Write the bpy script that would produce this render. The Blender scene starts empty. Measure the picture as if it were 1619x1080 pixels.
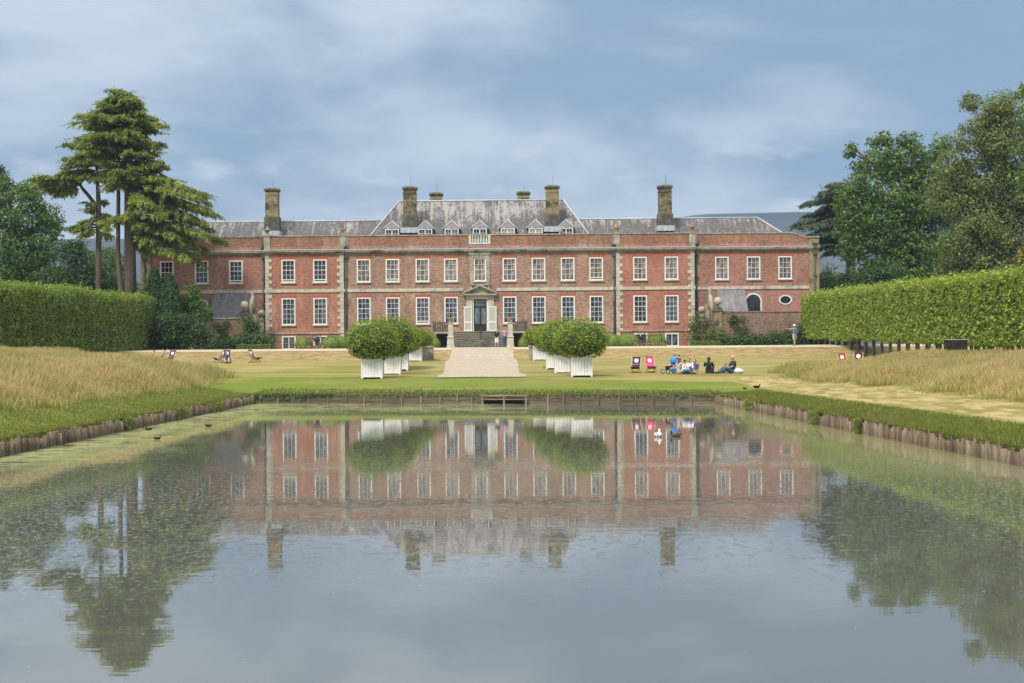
import bpy, math, random
import numpy as np
from mathutils import Vector, Matrix, Euler
random.seed(7)
R = math.radians
# ------------------------------------------------------------------ camera, sky, sun
F = 2600.0; CAMH = 2.76; ROLL = 0.008; W0, H0 = 1619.0, 1080.0
scn = bpy.context.scene
cam_d = bpy.data.cameras.new("camera"); cam = bpy.data.objects.new("camera", cam_d)
scn.collection.objects.link(cam); scn.camera = cam
cam_d.sensor_width = 36; cam_d.lens = F / W0 * 36; cam_d.shift_y = 10 / W0
cam_d.clip_start = .3; cam_d.clip_end = 12000
cam.matrix_world = Matrix.Translation((0, 0, CAMH)) @ Matrix.Rotation(R(90), 4, 'X') @ Matrix.Rotation(-ROLL, 4, 'Z')
scn.view_settings.view_transform = 'Standard'; scn.view_settings.look = 'None'
scn.view_settings.exposure = 0.28; scn.view_settings.gamma = 1
SUN_EL, SUN_AZ = R(50), R(205)       # azimuth clockwise from +Y: behind the camera, to its left
sd = bpy.data.lights.new("sun", 'SUN'); sd.energy = 3.2; sd.angle = R(11); sd.color = (1, .93, .82)
sun = bpy.data.objects.new("sun", sd); scn.collection.objects.link(sun)
sv = Vector((math.sin(SUN_AZ) * math.cos(SUN_EL), math.cos(SUN_AZ) * math.cos(SUN_EL), math.sin(SUN_EL)))
sun.rotation_euler = sv.to_track_quat('Z', 'Y').to_euler(); sun.location = (0, -30, 60)

class NT:
    """small wrapper to write node graphs briefly"""
    def __init__(s, tree): s.t = tree; s.t.nodes.clear()
    def n(s, typ, ins=None, **props):
        nd = s.t.nodes.new(typ)
        for k, v in props.items(): setattr(nd, k, v)
        for k, v in (ins or {}).items():
            if isinstance(v, bpy.types.NodeSocket): s.t.links.new(v, nd.inputs[k])
            else: nd.inputs[k].default_value = v
        return nd
    def math(s, op, a, b=0.0, c=None, clamp=False):
        ins = {0: a, 1: b}
        if c is not None: ins[2] = c
        return s.n('ShaderNodeMath', ins, operation=op, use_clamp=clamp).outputs[0]
    def mix(s, f, a, b, blend='MIX'):
        nd = s.t.nodes.new('ShaderNodeMix'); nd.data_type = 'RGBA'; nd.blend_type = blend
        for i, v in ((0, f), (6, a), (7, b)):
            if isinstance(v, bpy.types.NodeSocket): s.t.links.new(v, nd.inputs[i])
            elif i: nd.inputs[i].default_value = (*v[:3], 1)
            else: nd.inputs[i].default_value = v
        return nd.outputs[2]
    def mapping(s, vec, scale=(1, 1, 1), loc=(0, 0, 0)):
        return s.n('ShaderNodeMapping', {'Vector': vec, 'Scale': scale, 'Location': loc}).outputs[0]
    def noise(s, vec, scale, detail=4, rough=.55, dist=0.0):
        return s.n('ShaderNodeTexNoise', {'Vector': vec, 'Scale': scale, 'Detail': detail, 'Roughness': rough, 'Distortion': dist}).outputs[0]
    def ramp(s, f, a, b, c0=0.0, c1=1.0):
        return s.n('ShaderNodeMapRange', {'Value': f, 'From Min': a, 'From Max': b, 'To Min': c0, 'To Max': c1}, interpolation_type='SMOOTHSTEP').outputs[0]
    def obj(s): return s.n('ShaderNodeTexCoord').outputs['Object']
    def xyz(s, v):
        nd = s.n('ShaderNodeSeparateXYZ', {0: v}); return nd.outputs
    def comb(s, x, y, z): return s.n('ShaderNodeCombineXYZ', {0: x, 1: y, 2: z}).outputs[0]

w = bpy.data.worlds.new("World"); scn.world = w; w.use_nodes = True
g = NT(w.node_tree)
d = g.n('ShaderNodeTexCoord').outputs['Generated']
sky = g.n('ShaderNodeTexSky', sky_type='NISHITA', sun_disc=False, sun_elevation=SUN_EL, sun_rotation=SUN_AZ, air_density=1.0, dust_density=1.5)
ox = g.xyz(d)
el = ox[2]
zc = g.math('MAXIMUM', el, 0.0)
cv = g.comb(ox[0], ox[1], g.math('MULTIPLY', zc, 2.6))
big = g.noise(g.mapping(cv, scale=(1, 1, .95), loc=(3.1, 0.4, 0.72)), 4.2, 7, .52, .2)
fine = g.noise(g.mapping(cv, loc=(1.3, 5.4, 2.2)), 9.0, 6, .5, .1)
mixn = g.math('ADD', g.math('MULTIPLY', big, .72), g.math('MULTIPLY', fine, .28))
low = g.ramp(el, 0.02, 0.14, .13, 0.0)                       # cloud thins towards the skyline
left = g.math('MULTIPLY', ox[0], -.26)
light = g.ramp(g.math('ADD', g.math('ADD', mixn, low), left), .45, .66)
cc = g.mix(light, (.205, .300, .428), (.56, .625, .705))
puffn = g.noise(g.mapping(cv, loc=(7.7, 2.4, 4.1)), 12, 7, .55, .15)
pm_ = g.math('MULTIPLY', g.ramp(puffn, .50, .64), g.ramp(g.math('ABSOLUTE', g.math('SUBTRACT', el, .10)), .055, .0))
cc = g.mix(g.math('MULTIPLY', pm_, .65), cc, (.72, .75, .78))
cc = g.mix(g.ramp(el, .2, .6), cc, (.62, .62, .60))
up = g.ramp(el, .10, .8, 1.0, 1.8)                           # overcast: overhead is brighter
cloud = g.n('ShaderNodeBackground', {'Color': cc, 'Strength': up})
blue = g.n('ShaderNodeBackground', {'Color': sky.outputs[0], 'Strength': .1})
gap = g.ramp(mixn, .30, .50, .80, .97)
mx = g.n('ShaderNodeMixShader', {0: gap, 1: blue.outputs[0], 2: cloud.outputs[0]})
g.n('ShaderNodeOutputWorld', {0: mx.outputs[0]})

# ------------------------------------------------------------------ helpers
def tag(o, label=None, cat=None, group=None, kind=None):
    if label: o['label'] = label
    if cat: o['category'] = cat
    if group: o['group'] = group
    if kind: o['kind'] = kind
    return o
def link(o): scn.collection.objects.link(o); return o
def empty(name, loc, rz=0, label=None, cat=None, group=None, scale=1.0):
    o = bpy.data.objects.new(name, None); link(o); o.location = loc; o.rotation_euler = (0, 0, rz)
    o.scale = (scale,) * 3; o.empty_display_size = .3
    return tag(o, label, cat, group)
def kids(o): return [c for c in bpy.data.objects if c.parent == o]
def copy_tree(o, parent=None):
    ks = kids(o); c = o.copy(); link(c); c.parent = parent
    for k in ks: copy_tree(k, c)
    return c
def deR(px, py):
    u, v = px - W0 / 2, H0 / 2 - py
    return u + v * ROLL, v - u * ROLL
def at(px, py, D):
    u, v = deR(px, py); return Vector((u * D / F, D, CAMH + (v + 10) * D / F))

class MB:
    def __init__(s): s.v = []; s.f = []; s.sm = []
    def quad(s, *p, smooth=False):
        n = len(s.v); s.v += [tuple(q) for q in p]; s.f.append(tuple(range(n, n + len(p)))); s.sm.append(smooth)
    def box(s, x0, x1, y0, y1, z0, z1):
        n = len(s.v)
        s.v += [(x0, y0, z0), (x1, y0, z0), (x1, y1, z0), (x0, y1, z0), (x0, y0, z1), (x1, y0, z1), (x1, y1, z1), (x0, y1, z1)]
        for q in ((0, 3, 2, 1), (4, 5, 6, 7), (0, 1, 5, 4), (1, 2, 6, 5), (2, 3, 7, 6), (3, 0, 4, 7)):
            s.f.append(tuple(n + i for i in q)); s.sm.append(False)
    def prism(s, pts, y0, y1):
        """polygon in xz (counter-clockwise seen from -y) extruded along y"""
        k = len(pts); n = len(s.v)
        s.v += [(x, y0, z) for x, z in pts] + [(x, y1, z) for x, z in pts]
        s.f.append(tuple(range(n, n + k))); s.f.append(tuple(range(n + 2 * k - 1, n + k - 1, -1)))
        s.sm += [False] * (k + 2)
        for i in range(k):
            j = (i + 1) % k; s.f.append((n + i, n + k + i, n + k + j, n + j))
    def tube(s, p0, p1, r0, r1=None, n=8, caps=True, smooth=True):
        r1 = r0 if r1 is None else r1
        p0, p1 = Vector(p0), Vector(p1); a = (p1 - p0)
        if a.length < 1e-6: return
        a.normalize(); u = a.orthogonal().normalized(); w_ = a.cross(u); b = len(s.v)
        for p, r in ((p0, r0), (p1, r1)):
            for i in range(n):
                t = 2 * math.pi * i / n; s.v.append(tuple(p + (u * math.cos(t) + w_ * math.sin(t)) * r))
        for i in range(n):
            j = (i + 1) % n; s.f.append((b + i, b + j, b + n + j, b + n + i)); s.sm.append(smooth)
        if caps:
            s.f.append(tuple(range(b + n - 1, b - 1, -1))); s.f.append(tuple(range(b + n, b + 2 * n))); s.sm += [False, False]
    def path(s, pts, rs, n=7):
        """one continuous tapering tube through points"""
        pts = [Vector(p) for p in pts]; b = len(s.v); prev = None
        for i, p in enumerate(pts):
            a = (pts[min(i + 1, len(pts) - 1)] - pts[max(i - 1, 0)]).normalized()
            if prev is None: u = a.orthogonal().normalized()
            else:
                u = prev - a * prev.dot(a)
                u = u.normalized() if u.length > 1e-5 else a.orthogonal().normalized()
            prev = u; w_ = a.cross(u)
            for k in range(n):
                t = 2 * math.pi * k / n; s.v.append(tuple(p + (u * math.cos(t) + w_ * math.sin(t)) * rs[i]))
        for i in range(len(pts) - 1):
            for k in range(n):
                j = (k + 1) % n; s.f.append((b + i * n + k, b + i * n + j, b + (i + 1) * n + j, b + (i + 1) * n + k)); s.sm.append(True)
        s.f.append(tuple(range(b + n - 1, b - 1, -1))); s.f.append(tuple(range(b + (len(pts) - 1) * n, b + len(pts) * n))); s.sm += [False] * 2
    def lathe(s, prof, c=(0, 0, 0), n=16, smooth=True, sq=False):
        b = len(s.v); c = Vector(c)
        for r, z in prof:
            for i in range(n):
                t = 2 * math.pi * (i + (.5 if sq else 0)) / n; s.v.append((c.x + r * math.cos(t), c.y + r * math.sin(t), c.z + z))
        for k in range(len(prof) - 1):
            for i in range(n):
                j = (i + 1) % n; s.f.append((b + k * n + i, b + k * n + j, b + (k + 1) * n + j, b + (k + 1) * n + i)); s.sm.append(smooth)
        s.f.append(tuple(range(b + n - 1, b - 1, -1))); m = b + (len(prof) - 1) * n; s.f.append(tuple(range(m, m + n))); s.sm += [False] * 2
    def ball(s, c, rx, ry=None, rz=None, n=12, m=8):
        ry = rx if ry is None else ry; rz = rx if rz is None else rz
        b = len(s.v)
        for k in range(m + 1):
            ph = math.pi * (k / m) * .98 + .01 * math.pi
            for i in range(n):
                t = 2 * math.pi * i / n
                s.v.append((c[0] + rx * math.sin(ph) * math.cos(t), c[1] + ry * math.sin(ph) * math.sin(t), c[2] - rz * math.cos(ph)))
        for k in range(m):
            for i in range(n):
                j = (i + 1) % n; s.f.append((b + k * n + i, b + k * n + j, b + (k + 1) * n + j, b + (k + 1) * n + i)); s.sm.append(True)
        s.f.append(tuple(range(b + n - 1, b - 1, -1))); q = b + m * n; s.f.append(tuple(range(q, q + n))); s.sm += [True] * 2
    def mesh(s, name, mat):
        me = bpy.data.meshes.new(name); me.from_pydata(s.v, [], s.f); me.materials.append(mat)
        me.polygons.foreach_set('use_smooth', s.sm); me.update(); return me
    def build(s, name, mat, parent=None, loc=(0, 0, 0)):
        o = bpy.data.objects.new(name, s.mesh(name, mat)); link(o); o.parent = parent; o.location = loc; return o
def inst(name, me, parent=None, loc=(0, 0, 0), rz=0):
    o = bpy.data.objects.new(name, me); link(o); o.parent = parent; o.location = loc; o.rotation_euler = (0, 0, rz); return o

def np_mesh(name, verts, nper, mat, extra=None, smooth=False):
    """faces of nper consecutive vertices each"""
    verts = np.asarray(verts, dtype=np.float32).reshape(-1, 3); nv = len(verts); nf = nv // nper
    me = bpy.data.meshes.new(name); me.vertices.add(nv); me.vertices.foreach_set('co', verts.ravel())
    me.loops.add(nv); me.loops.foreach_set('vertex_index', np.arange(nv, dtype=np.int32))
    me.polygons.add(nf); me.polygons.foreach_set('loop_start', np.arange(0, nv, nper, dtype=np.int32))
    me.polygons.foreach_set('loop_total', np.full(nf, nper, dtype=np.int32))
    if smooth: me.polygons.foreach_set('use_smooth', np.ones(nf, bool))
    for k, a in (extra or {}).items():
        at_ = me.attributes.new(k, 'FLOAT', 'POINT'); at_.data.foreach_set('value', np.asarray(a, dtype=np.float32).ravel())
    me.materials.append(mat); me.update(); return me
def unit(a): return a / np.maximum(np.linalg.norm(a, axis=-1, keepdims=True), 1e-6)
def leaf_verts(rng, P, Nn, size, aspect=1.0, wob=.7):
    """one rhombic leaf at each point, facing roughly along Nn"""
    n = len(P); N_ = unit(Nn + rng.normal(0, wob, (n, 3)))
    a = unit(np.cross(N_, rng.normal(0, 1, (n, 3)))); b = np.cross(N_, a)
    s_ = (size * rng.uniform(.6, 1.35, n))[:, None]
    a = a * s_; b = b * s_ * aspect
    fold = N_ * s_ * .18
    return np.stack([P - a * .5, P - b * .38 + fold, P + a * .5, P + b * .38 + fold], 1)
def sph(rng, n):
    return unit(rng.normal(0, 1, (n, 3)))

# ------------------------------------------------------------------ materials
def new_mat(name):
    m = bpy.data.materials.new(name); m.use_nodes = True; return m, NT(m.node_tree)
def finish(g, col, rough=.8, bump=None, bstr=.3, bdist=.02, spec=.3, **kw):
    ins = {'Base Color': col if isinstance(col, bpy.types.NodeSocket) else (*col[:3], 1), 'Roughness': rough, 'Specular IOR Level': spec}
    ins.update(kw)
    if bump is not None:
        ins['Normal'] = g.n('ShaderNodeBump', {'Height': bump, 'Strength': bstr, 'Distance': bdist}).outputs[0]
    b = g.n('ShaderNodeBsdfPrincipled', ins); g.n('ShaderNodeOutputMaterial', {0: b.outputs[0]}); return b
def pm(name, c1, c2, scale=3, rough=.8, stretch=(1, 1, 1), bump=.2, c3=None, spec=.25, bdist=.02, s3=None):
    m, g = new_mat(name); v = g.mapping(g.obj(), scale=stretch)
    f = g.noise(v, scale, 6, .62); c = g.mix(g.ramp(f, .36, .64), c1, c2)
    if c3: c = g.mix(g.ramp(g.noise(g.mapping(v, loc=(9, 3, 5)), s3 or scale * .35, 6, .65), .52, .68), c, c3)
    finish(g, c, rough, f if bump else None, bump, bdist, spec); return m
def brick_mat(name, ca, cb, mort, dark, dk=.5):
    m, g = new_mat(name); o = g.xyz(g.obj()); v = g.comb(g.math('ADD', o[0], o[1]), o[2], 0.0)
    wob = g.noise(v, .9, 3)
    bt = g.n('ShaderNodeTexBrick', {'Vector': v, 'Color1': (*ca, 1), 'Color2': (*cb, 1), 'Mortar': (*mort, 1), 'Scale': 1.0, 'Mortar Size': .006,
             'Mortar Smooth': .1, 'Bias': -.1, 'Brick Width': .235, 'Row Height': .078}, offset=.5)
    c = bt.outputs[0]
    fl = g.noise(g.mapping(v, scale=(1, 2.0, 1)), 2.4, 6, .78)
    c = g.mix(g.math('MULTIPLY', g.ramp(fl, .48, .60), dk * 1.35), c, dark)
    c = g.mix(g.math('MULTIPLY', g.ramp(g.noise(g.mapping(v, scale=(1, 2.0, 1), loc=(5, 2, 0)), 3.6, 5, .85), .51, .60), .75), c, mort)
    big = g.noise(v, .35, 4, .6)
    c = g.mix(1.0, c, g.mix(g.ramp(big, .3, .7), (.72, .72, .72), (1.0, .98, .98)), 'MULTIPLY')
    stk = g.noise(g.mapping(v, scale=(2.2, .16, 1), loc=(3, 8, 0)), 1.3, 5, .7)
    c = g.mix(g.math('MULTIPLY', g.ramp(stk, .53, .68), .5), c, (.13, .10, .09)); wash = g.noise(g.mapping(v, scale=(1, .35, 1), loc=(1, 1, 0)), .8, 4, .65)
    c = g.mix(g.math('MULTIPLY', g.ramp(wash, .54, .68), .35), c, mort)
    finish(g, c, .9, bt.outputs[1], -.25, .01, .15); return m
M = {}
M['brick_centre'] = brick_mat('centre brick', (.41, .215, .15), (.28, .16, .122), (.52, .43, .34), (.15, .095, .085), .55)
M['brick_red'] = brick_mat('pavilion brick', (.47, .17, .11), (.36, .14, .10), (.50, .34, .27), (.20, .10, .085), .45)
M['brick_wing'] = brick_mat('wing brick', (.44, .18, .13), (.31, .14, .11), (.50, .37, .30), (.17, .10, .09), .5)
M['brick_old'] = brick_mat('old garden brick', (.33, .17, .12), (.20, .12, .095), (.42, .36, .30), (.12, .09, .07), .5)
M['lintel'] = pm('rubbed brick', (.42, .13, .07), (.33, .10, .06), 6, bump=.05)
M['stone'] = pm('weathered sandstone', (.42, .39, .31), (.27, .255, .205), 2.5, c3=(.12, .115, .085), bump=.3)
M['stone_pale'] = pm('pale dressed stone', (.56, .53, .44), (.42, .405, .33), 2.2, c3=(.26, .25, .21), bump=.2)
M['stone_yellow'] = pm('yellow lichen stone', (.33, .27, .14), (.20, .17, .10), 2.4, c3=(.045, .045, .04), bump=.3, s3=1.1)
M['stone_soot'] = pm('sooty chimney stone', (.25, .21, .12), (.07, .065, .052), 2.6, c3=(.03, .03, .03), bump=.3, s3=1.3)
M['stone_dark'] = pm('dark step stone', (.12, .115, .09), (.065, .062, .055), 3, c3=(.2, .185, .14), bump=.3)
M['step_riser'] = pm('worn step stone', (.16, .15, .12), (.09, .085, .07), 2, stretch=(.4, 1, 1), bump=.2)
M['lead'] = pm('lead sheet', (.50, .54, .60), (.36, .40, .46), 3, rough=.5, stretch=(1, 1, .3), bump=.1, spec=.4)
M['white'] = pm('white paint', (.80, .79, .76), (.70, .69, .66), 5, rough=.5, bump=.03, spec=.4)
M['white_tub'] = pm('white painted boards', (.84, .84, .84), (.74, .74, .74), 2.5, rough=.55, stretch=(3, 3, .5), bump=.05, c3=(.66, .66, .65))
M['grey_louvre'] = pm('grey louvred panel', (.50, .50, .47), (.40, .40, .38), 4, stretch=(.3, .3, 14), bump=.3)
M['stone_white'] = pm('pale limestone', (.62, .62, .60), (.5, .5, .47), 3)
M['stone_weather'] = pm('dark weathered carving', (.42, .39, .31), (.30, .28, .22), 4, c3=(.10, .095, .08))
M['iron'] = pm('black iron', (.03, .033, .04), (.05, .055, .062), 5, rough=.5)
M['pipe'] = pm('grey downpipe paint', (.09, .095, .115), (.06, .065, .08), 4, rough=.5)
M['terracotta'] = pm('terracotta', (.42, .22, .11), (.30, .16, .09), 6)
M['wood_dark'] = pm('dark timber', (.045, .034, .026), (.025, .02, .016), 8, stretch=(1, 1, .2))
m, g = new_mat('weathered bank log'); M['log'] = m
o = g.obj(); isl = g.n('ShaderNodeNewGeometry').outputs['Random Per Island']; inf = g.n('ShaderNodeObjectInfo').outputs['Random']
rr_ = g.math('FRACT', g.math('ADD', isl, inf)); nn = g.noise(g.mapping(o, scale=(5, 5, .6)), 5, 5, .7)
c = g.mix(rr_, (.30, .235, .16), (.11, .08, .055)); c = g.mix(g.ramp(nn, .45, .65, 0, .7), c, (.08, .06, .045)); finish(g, c, .9, nn, .5)
M['board'] = pm('wet bank boards', (.15, .125, .085), (.09, .075, .05), 3, stretch=(.3, 1, 5), c3=(.20, .165, .115), bump=.4)
M['rail'] = pm('pale worn rail', (.30, .23, .17), (.20, .15, .11), 5, stretch=(.3, 1, 1))
M['chairwood'] = pm('beech deckchair frame', (.55, .42, .27), (.45, .33, .2), 8, rough=.5)
M['darkwood'] = pm('dark stained chair rail', (.10, .05, .04), (.07, .035, .03), 8, rough=.5)
M['purple'] = pm('purple canvas', (.085, .03, .075), (.065, .025, .06), 12)
M['pink'] = pm('pink canvas', (.62, .05, .22), (.55, .04, .19), 12)
M['redcanvas'] = pm('red canvas', (.40, .06, .07), (.33, .05, .05), 12)
M['soil'] = pm('soil', (.05, .035, .025), (.035, .025, .02), 8)
def slate_mat(name, base, pale, amt=.9):
    m, g = new_mat(name); o = g.obj(); x = g.xyz(o)
    row = g.n('ShaderNodeTexBrick', {'Vector': g.comb(x[0], g.math('ADD', x[2], g.math('MULTIPLY', x[1], .0)), 0.0), 'Color1': (*base, 1), 'Color2': (base[0] * .7, base[1] * .7, base[2] * .72, 1),
              'Mortar': (.05, .05, .055, 1), 'Scale': 1.0, 'Mortar Size': .008, 'Brick Width': .3, 'Row Height': .2}, offset=.5)
    st = g.noise(g.mapping(o, scale=(2.6, .25, .12)), 1.1, 6, .72)
    patch = g.noise(g.mapping(o, scale=(1, 1, 1)), .35, 4, .6)
    spk = g.noise(g.mapping(o, scale=(1, .4, .6)), 6, 5, .7)
    k = g.math('ADD', g.math('MULTIPLY', st, .6), g.math('MULTIPLY', spk, .4))
    k = g.math('ADD', k, g.math('MULTIPLY', g.math('SUBTRACT', patch, .5), .35))
    k = g.math('ADD', k, g.ramp(x[2], 10.8, 13.6, -.03, .05))
    c = g.mix(g.math('MULTIPLY', g.ramp(k, .49, .60), amt), row.outputs[0], pale)
    c = g.mix(g.math('MULTIPLY', g.ramp(g.noise(g.mapping(o, scale=(2, .2, .2), loc=(4, 4, 4)), 1.9, 5, .7), .55, .68), .6), c, (.075, .07, .075))
    finish(g, c, .75, spk, .3, .02, .3); return m
M['slate'] = slate_mat('lichened slate', (.15, .14, .145), (.38, .355, .34), .8)
M['slate_plain'] = slate_mat('plain slate', (.24, .22, .235), (.36, .335, .34), .5)
def glass_mat(name, dark, curt, amt, sc=3.0, coat=.6):
    m, g = new_mat(name); o = g.obj()
    n_ = g.noise(g.mapping(o, scale=(3.2, 1, .35)), sc, 3, .5); n2 = g.noise(o, 1.7, 2)
    info = g.n('ShaderNodeObjectInfo').outputs['Random']
    k = g.math('ADD', g.math('ADD', g.math('MULTIPLY', n_, .6), g.math('MULTIPLY', n2, .4)), g.math('MULTIPLY', g.math('SUBTRACT', info, .5), .12))
    c = g.mix(g.math('MULTIPLY', g.ramp(k, .40, .62), amt), dark, curt)
    finish(g, c, .06, g.noise(o, 2.0, 2), .12, .02, .55, **{'IOR': 1.5}); return m
M['glass_dark'] = glass_mat('dark window glass', (.010, .013, .022), (.10, .12, .15), .35)
M['glass_blue'] = glass_mat('window glass with pale curtains', (.008, .014, .035), (.17, .205, .26), .65)
M['glass_curtain'] = glass_mat('window glass over drawn curtains', (.09, .075, .08), (.36, .31, .29), .95)
M['glass_blind'] = glass_mat('window glass over cream blinds', (.30, .29, .23), (.42, .41, .35), .9)
M['glass_door'] = glass_mat('door glass', (.07, .10, .12), (.20, .26, .29), .8)
def leaf_mat(name, ca, cb, cc, trans=.42, nscale=.6, spec=.25):
    m, g = new_mat(name)
    isl = g.n('ShaderNodeNewGeometry').outputs['Random Per Island']
    n_ = g.noise(g.obj(), nscale, 3, .6)
    c = g.mix(g.ramp(n_, .38, .62), ca, cb); c = g.mix(g.ramp(isl, .55, 1.0, 0, .8), c, cc)
    v = g.n('ShaderNodeHueSaturation', {'Color': c, 'Value': g.math('ADD', g.math('MULTIPLY', isl, .5), .75)}).outputs[0]
    b = g.n('ShaderNodeBsdfPrincipled', {'Base Color': v, 'Roughness': .55, 'Specular IOR Level': spec})
    t = g.n('ShaderNodeBsdfTranslucent', {'Color': v}); x = g.n('ShaderNodeMixShader', {0: trans, 1: b.outputs[0], 2: t.outputs[0]})
    g.n('ShaderNodeOutputMaterial', {0: x.outputs[0]}); return m
M['leaf_lime'] = leaf_mat('lime leaves', (.21, .31, .045), (.32, .42, .06), (.50, .55, .11), nscale=1.1)
M['leaf_lime2'] = leaf_mat('clipped lime leaves', (.15, .25, .045), (.22, .33, .055), (.38, .45, .09), nscale=.9)
M['leaf_oak'] = leaf_mat('oak leaves', (.09, .165, .035), (.14, .225, .045), (.22, .31, .07))
M['leaf_birch'] = leaf_mat('birch leaves', (.17, .215, .07), (.21, .255, .08), (.30, .34, .12))
M['leaf_dark'] = leaf_mat('dark evergreen leaves', (0.050, 0.102, 0.029), (0.072, 0.132, 0.036), (0.120, 0.192, 0.054))
M['leaf_left'] = leaf_mat('broadleaf leaves', (0.075, 0.144, 0.025), (0.119, 0.204, 0.035), (0.188, 0.264, 0.050))
M['leaf_cedar'] = leaf_mat('cedar needles', (.17, .23, .055), (.27, .33, .07), (.44, .48, .11), .5, nscale=.9)
M['leaf_bluecedar'] = leaf_mat('blue cedar needles', (0.069, 0.106, 0.062), (0.094, 0.138, 0.075), (0.138, 0.188, 0.100), .25)
M['leaf_laurel'] = leaf_mat('portugal laurel leaves', (.18, .27, .025), (.25, .35, .035), (.42, .48, .07), nscale=1.6)
M['leaf_yew'] = leaf_mat('clipped yew', (0.156, 0.228, 0.044), (0.180, 0.252, 0.050), (0.216, 0.300, 0.066), .2)
M['leaf_gold'] = leaf_mat('golden yew', (.20, .17, .02), (.16, .15, .02), (.28, .23, .03), .3)
M['leaf_cypress'] = leaf_mat('cypress', (0.044, 0.094, 0.031), (0.056, 0.112, 0.037), (0.088, 0.150, 0.050), .2)
M['leaf_shrub'] = leaf_mat('shrub leaves', (0.072, 0.130, 0.046), (0.104, 0.182, 0.052), (0.182, 0.260, 0.091), .3)
M['leaf_climb'] = leaf_mat('climbing rose leaves', (0.108, 0.156, 0.054), (0.156, 0.204, 0.060), (0.240, 0.240, 0.096), .3)
M['bark'] = pm('bark', (.15, .115, .09), (.085, .065, .052), 5, stretch=(4, 4, .6), bump=.6, bdist=.05)
M['bark_pale'] = pm('birch bark', (.45, .42, .38), (.28, .25, .22), 3, stretch=(1, 1, 3))
M['bark_lime'] = pm('lime bark', (.16, .135, .10), (.11, .095, .07), 6, stretch=(3, 3, .6))
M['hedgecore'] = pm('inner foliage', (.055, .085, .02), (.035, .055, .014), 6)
# ground: three painted kinds of cover carried by attributes
m, g = new_mat('grass ground'); M['ground'] = m
o = g.obj(); gr = g.n('ShaderNodeAttribute', attribute_name='green').outputs['Fac']; hy = g.n('ShaderNodeAttribute', attribute_name='hay').outputs['Fac']
n1 = g.noise(g.mapping(o, scale=(.35, 1.0, 1)), .5, 6, .65); n2 = g.noise(o, 5, 6, .75); n3 = g.noise(g.mapping(o, scale=(.12, .8, 1)), 1.4, 5, .6)
green = g.mix(g.ramp(n2, .35, .65), (.135, .185, .027), (.19, .245, .042)); green = g.mix(g.math('MULTIPLY', g.ramp(n1, .45, .62), .6), green, (.30, .27, .09))
dry = g.mix(g.ramp(n3, .35, .62), (.40, .32, .14), (.30, .26, .085)); dry = g.mix(g.math('MULTIPLY', g.ramp(n2, .45, .7), .5), dry, (.46, .36, .19))
dry = g.mix(g.math('MULTIPLY', g.ramp(g.noise(g.mapping(o, scale=(.25, 1, 1), loc=(7, 1, 2)), .55, 6, .7), .46, .60), .75), dry, (.19, .20, .045))
f = g.ramp(g.math('ADD', gr, g.math('MULTIPLY', g.math('SUBTRACT', n1, .5), .9)), .35, .65)
xx = g.xyz(o); bk = g.math('MULTIPLY', g.ramp(xx[1], 120, 122.5), g.ramp(xx[1], 128.5, 127))
bc = g.mix(g.ramp(g.noise(o, 1.3, 6, .75), .42, .6), (.43, .30, .15), (.23, .185, .075)); dry = g.mix(g.math('MULTIPLY', bk, .85), dry, bc)
c = g.mix(f, dry, green)
hayn = g.noise(g.mapping(o, scale=(1.6, .35, 1)), 1.1, 6, .7, .5)
hay = g.mix(g.ramp(hayn, .42, .6), (.24, .22, .06), (.52, .40, .20)); hay = g.mix(g.math('MULTIPLY', g.ramp(n2, .4, .65), .4), hay, (.34, .25, .12))
c = g.mix(g.ramp(g.math('ADD', hy, g.math('MULTIPLY', g.math('SUBTRACT', n1, .5), .5)), .3, .7), c, hay)
finish(g, c, .95, g.math('ADD', n2, g.noise(o, 18, 3, .7)), .8, .06, .1)
M['gravel'] = pm('gravel', (.50, .42, .33), (.38, .315, .245), 4, bump=.4, c3=(.34, .30, .23), s3=1.1)
M['gravel_pale'] = pm('pale terrace gravel', (.56, .47, .34), (.48, .40, .28), 5, bump=.2)
m, g = new_mat('far hills'); M['hill'] = m
o = g.obj(); n1 = g.noise(g.mapping(o, scale=(1, .5, 1)), .0045, 5, .65)
c = g.mix(g.ramp(n1, .44, .56), (.050, .052, .055), (.085, .088, .075)); c = g.mix(g.ramp(g.noise(o, .02, 4, .7), .5, .7), c, (.03, .035, .035)); finish(g, c, 1, spec=.0)
# meadow blades: colour by height fraction attribute t (straw tops, green feet)
m, g = new_mat('meadow grass'); M['meadow'] = m
t_ = g.n('ShaderNodeAttribute', attribute_name='t').outputs['Fac']; rn = g.n('ShaderNodeNewGeometry').outputs['Random Per Island']
big = g.noise(g.obj(), .28, 5, .65); kind = g.ramp(g.math('ADD', g.math('MULTIPLY', rn, .3), g.math('MULTIPLY', big, .7)), .43, .60)
straw = g.mix(kind, (.42, .40, .14), (.68, .52, .26)); straw = g.mix(g.ramp(rn, .8, 1.0, 0, .45), straw, (.33, .19, .12))
foot = g.mix(big, (.20, .27, .045), (.38, .36, .11))
c = g.mix(g.ramp(t_, .25, .8), foot, straw)
b = g.n('ShaderNodeBsdfPrincipled', {'Base Color': c, 'Roughness': .8, 'Specular IOR Level': .1}); tr = g.n('ShaderNodeBsdfTranslucent', {'Color': c})
g.n('ShaderNodeOutputMaterial', {0: g.n('ShaderNodeMixShader', {0: .35, 1: b.outputs[0], 2: tr.outputs[0]}).outputs[0]})
M['verge'] = leaf_mat('verge grass blades', (.175, .215, .042), (.225, .26, .06), (.32, .32, .11), .45, .8, .1)
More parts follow.
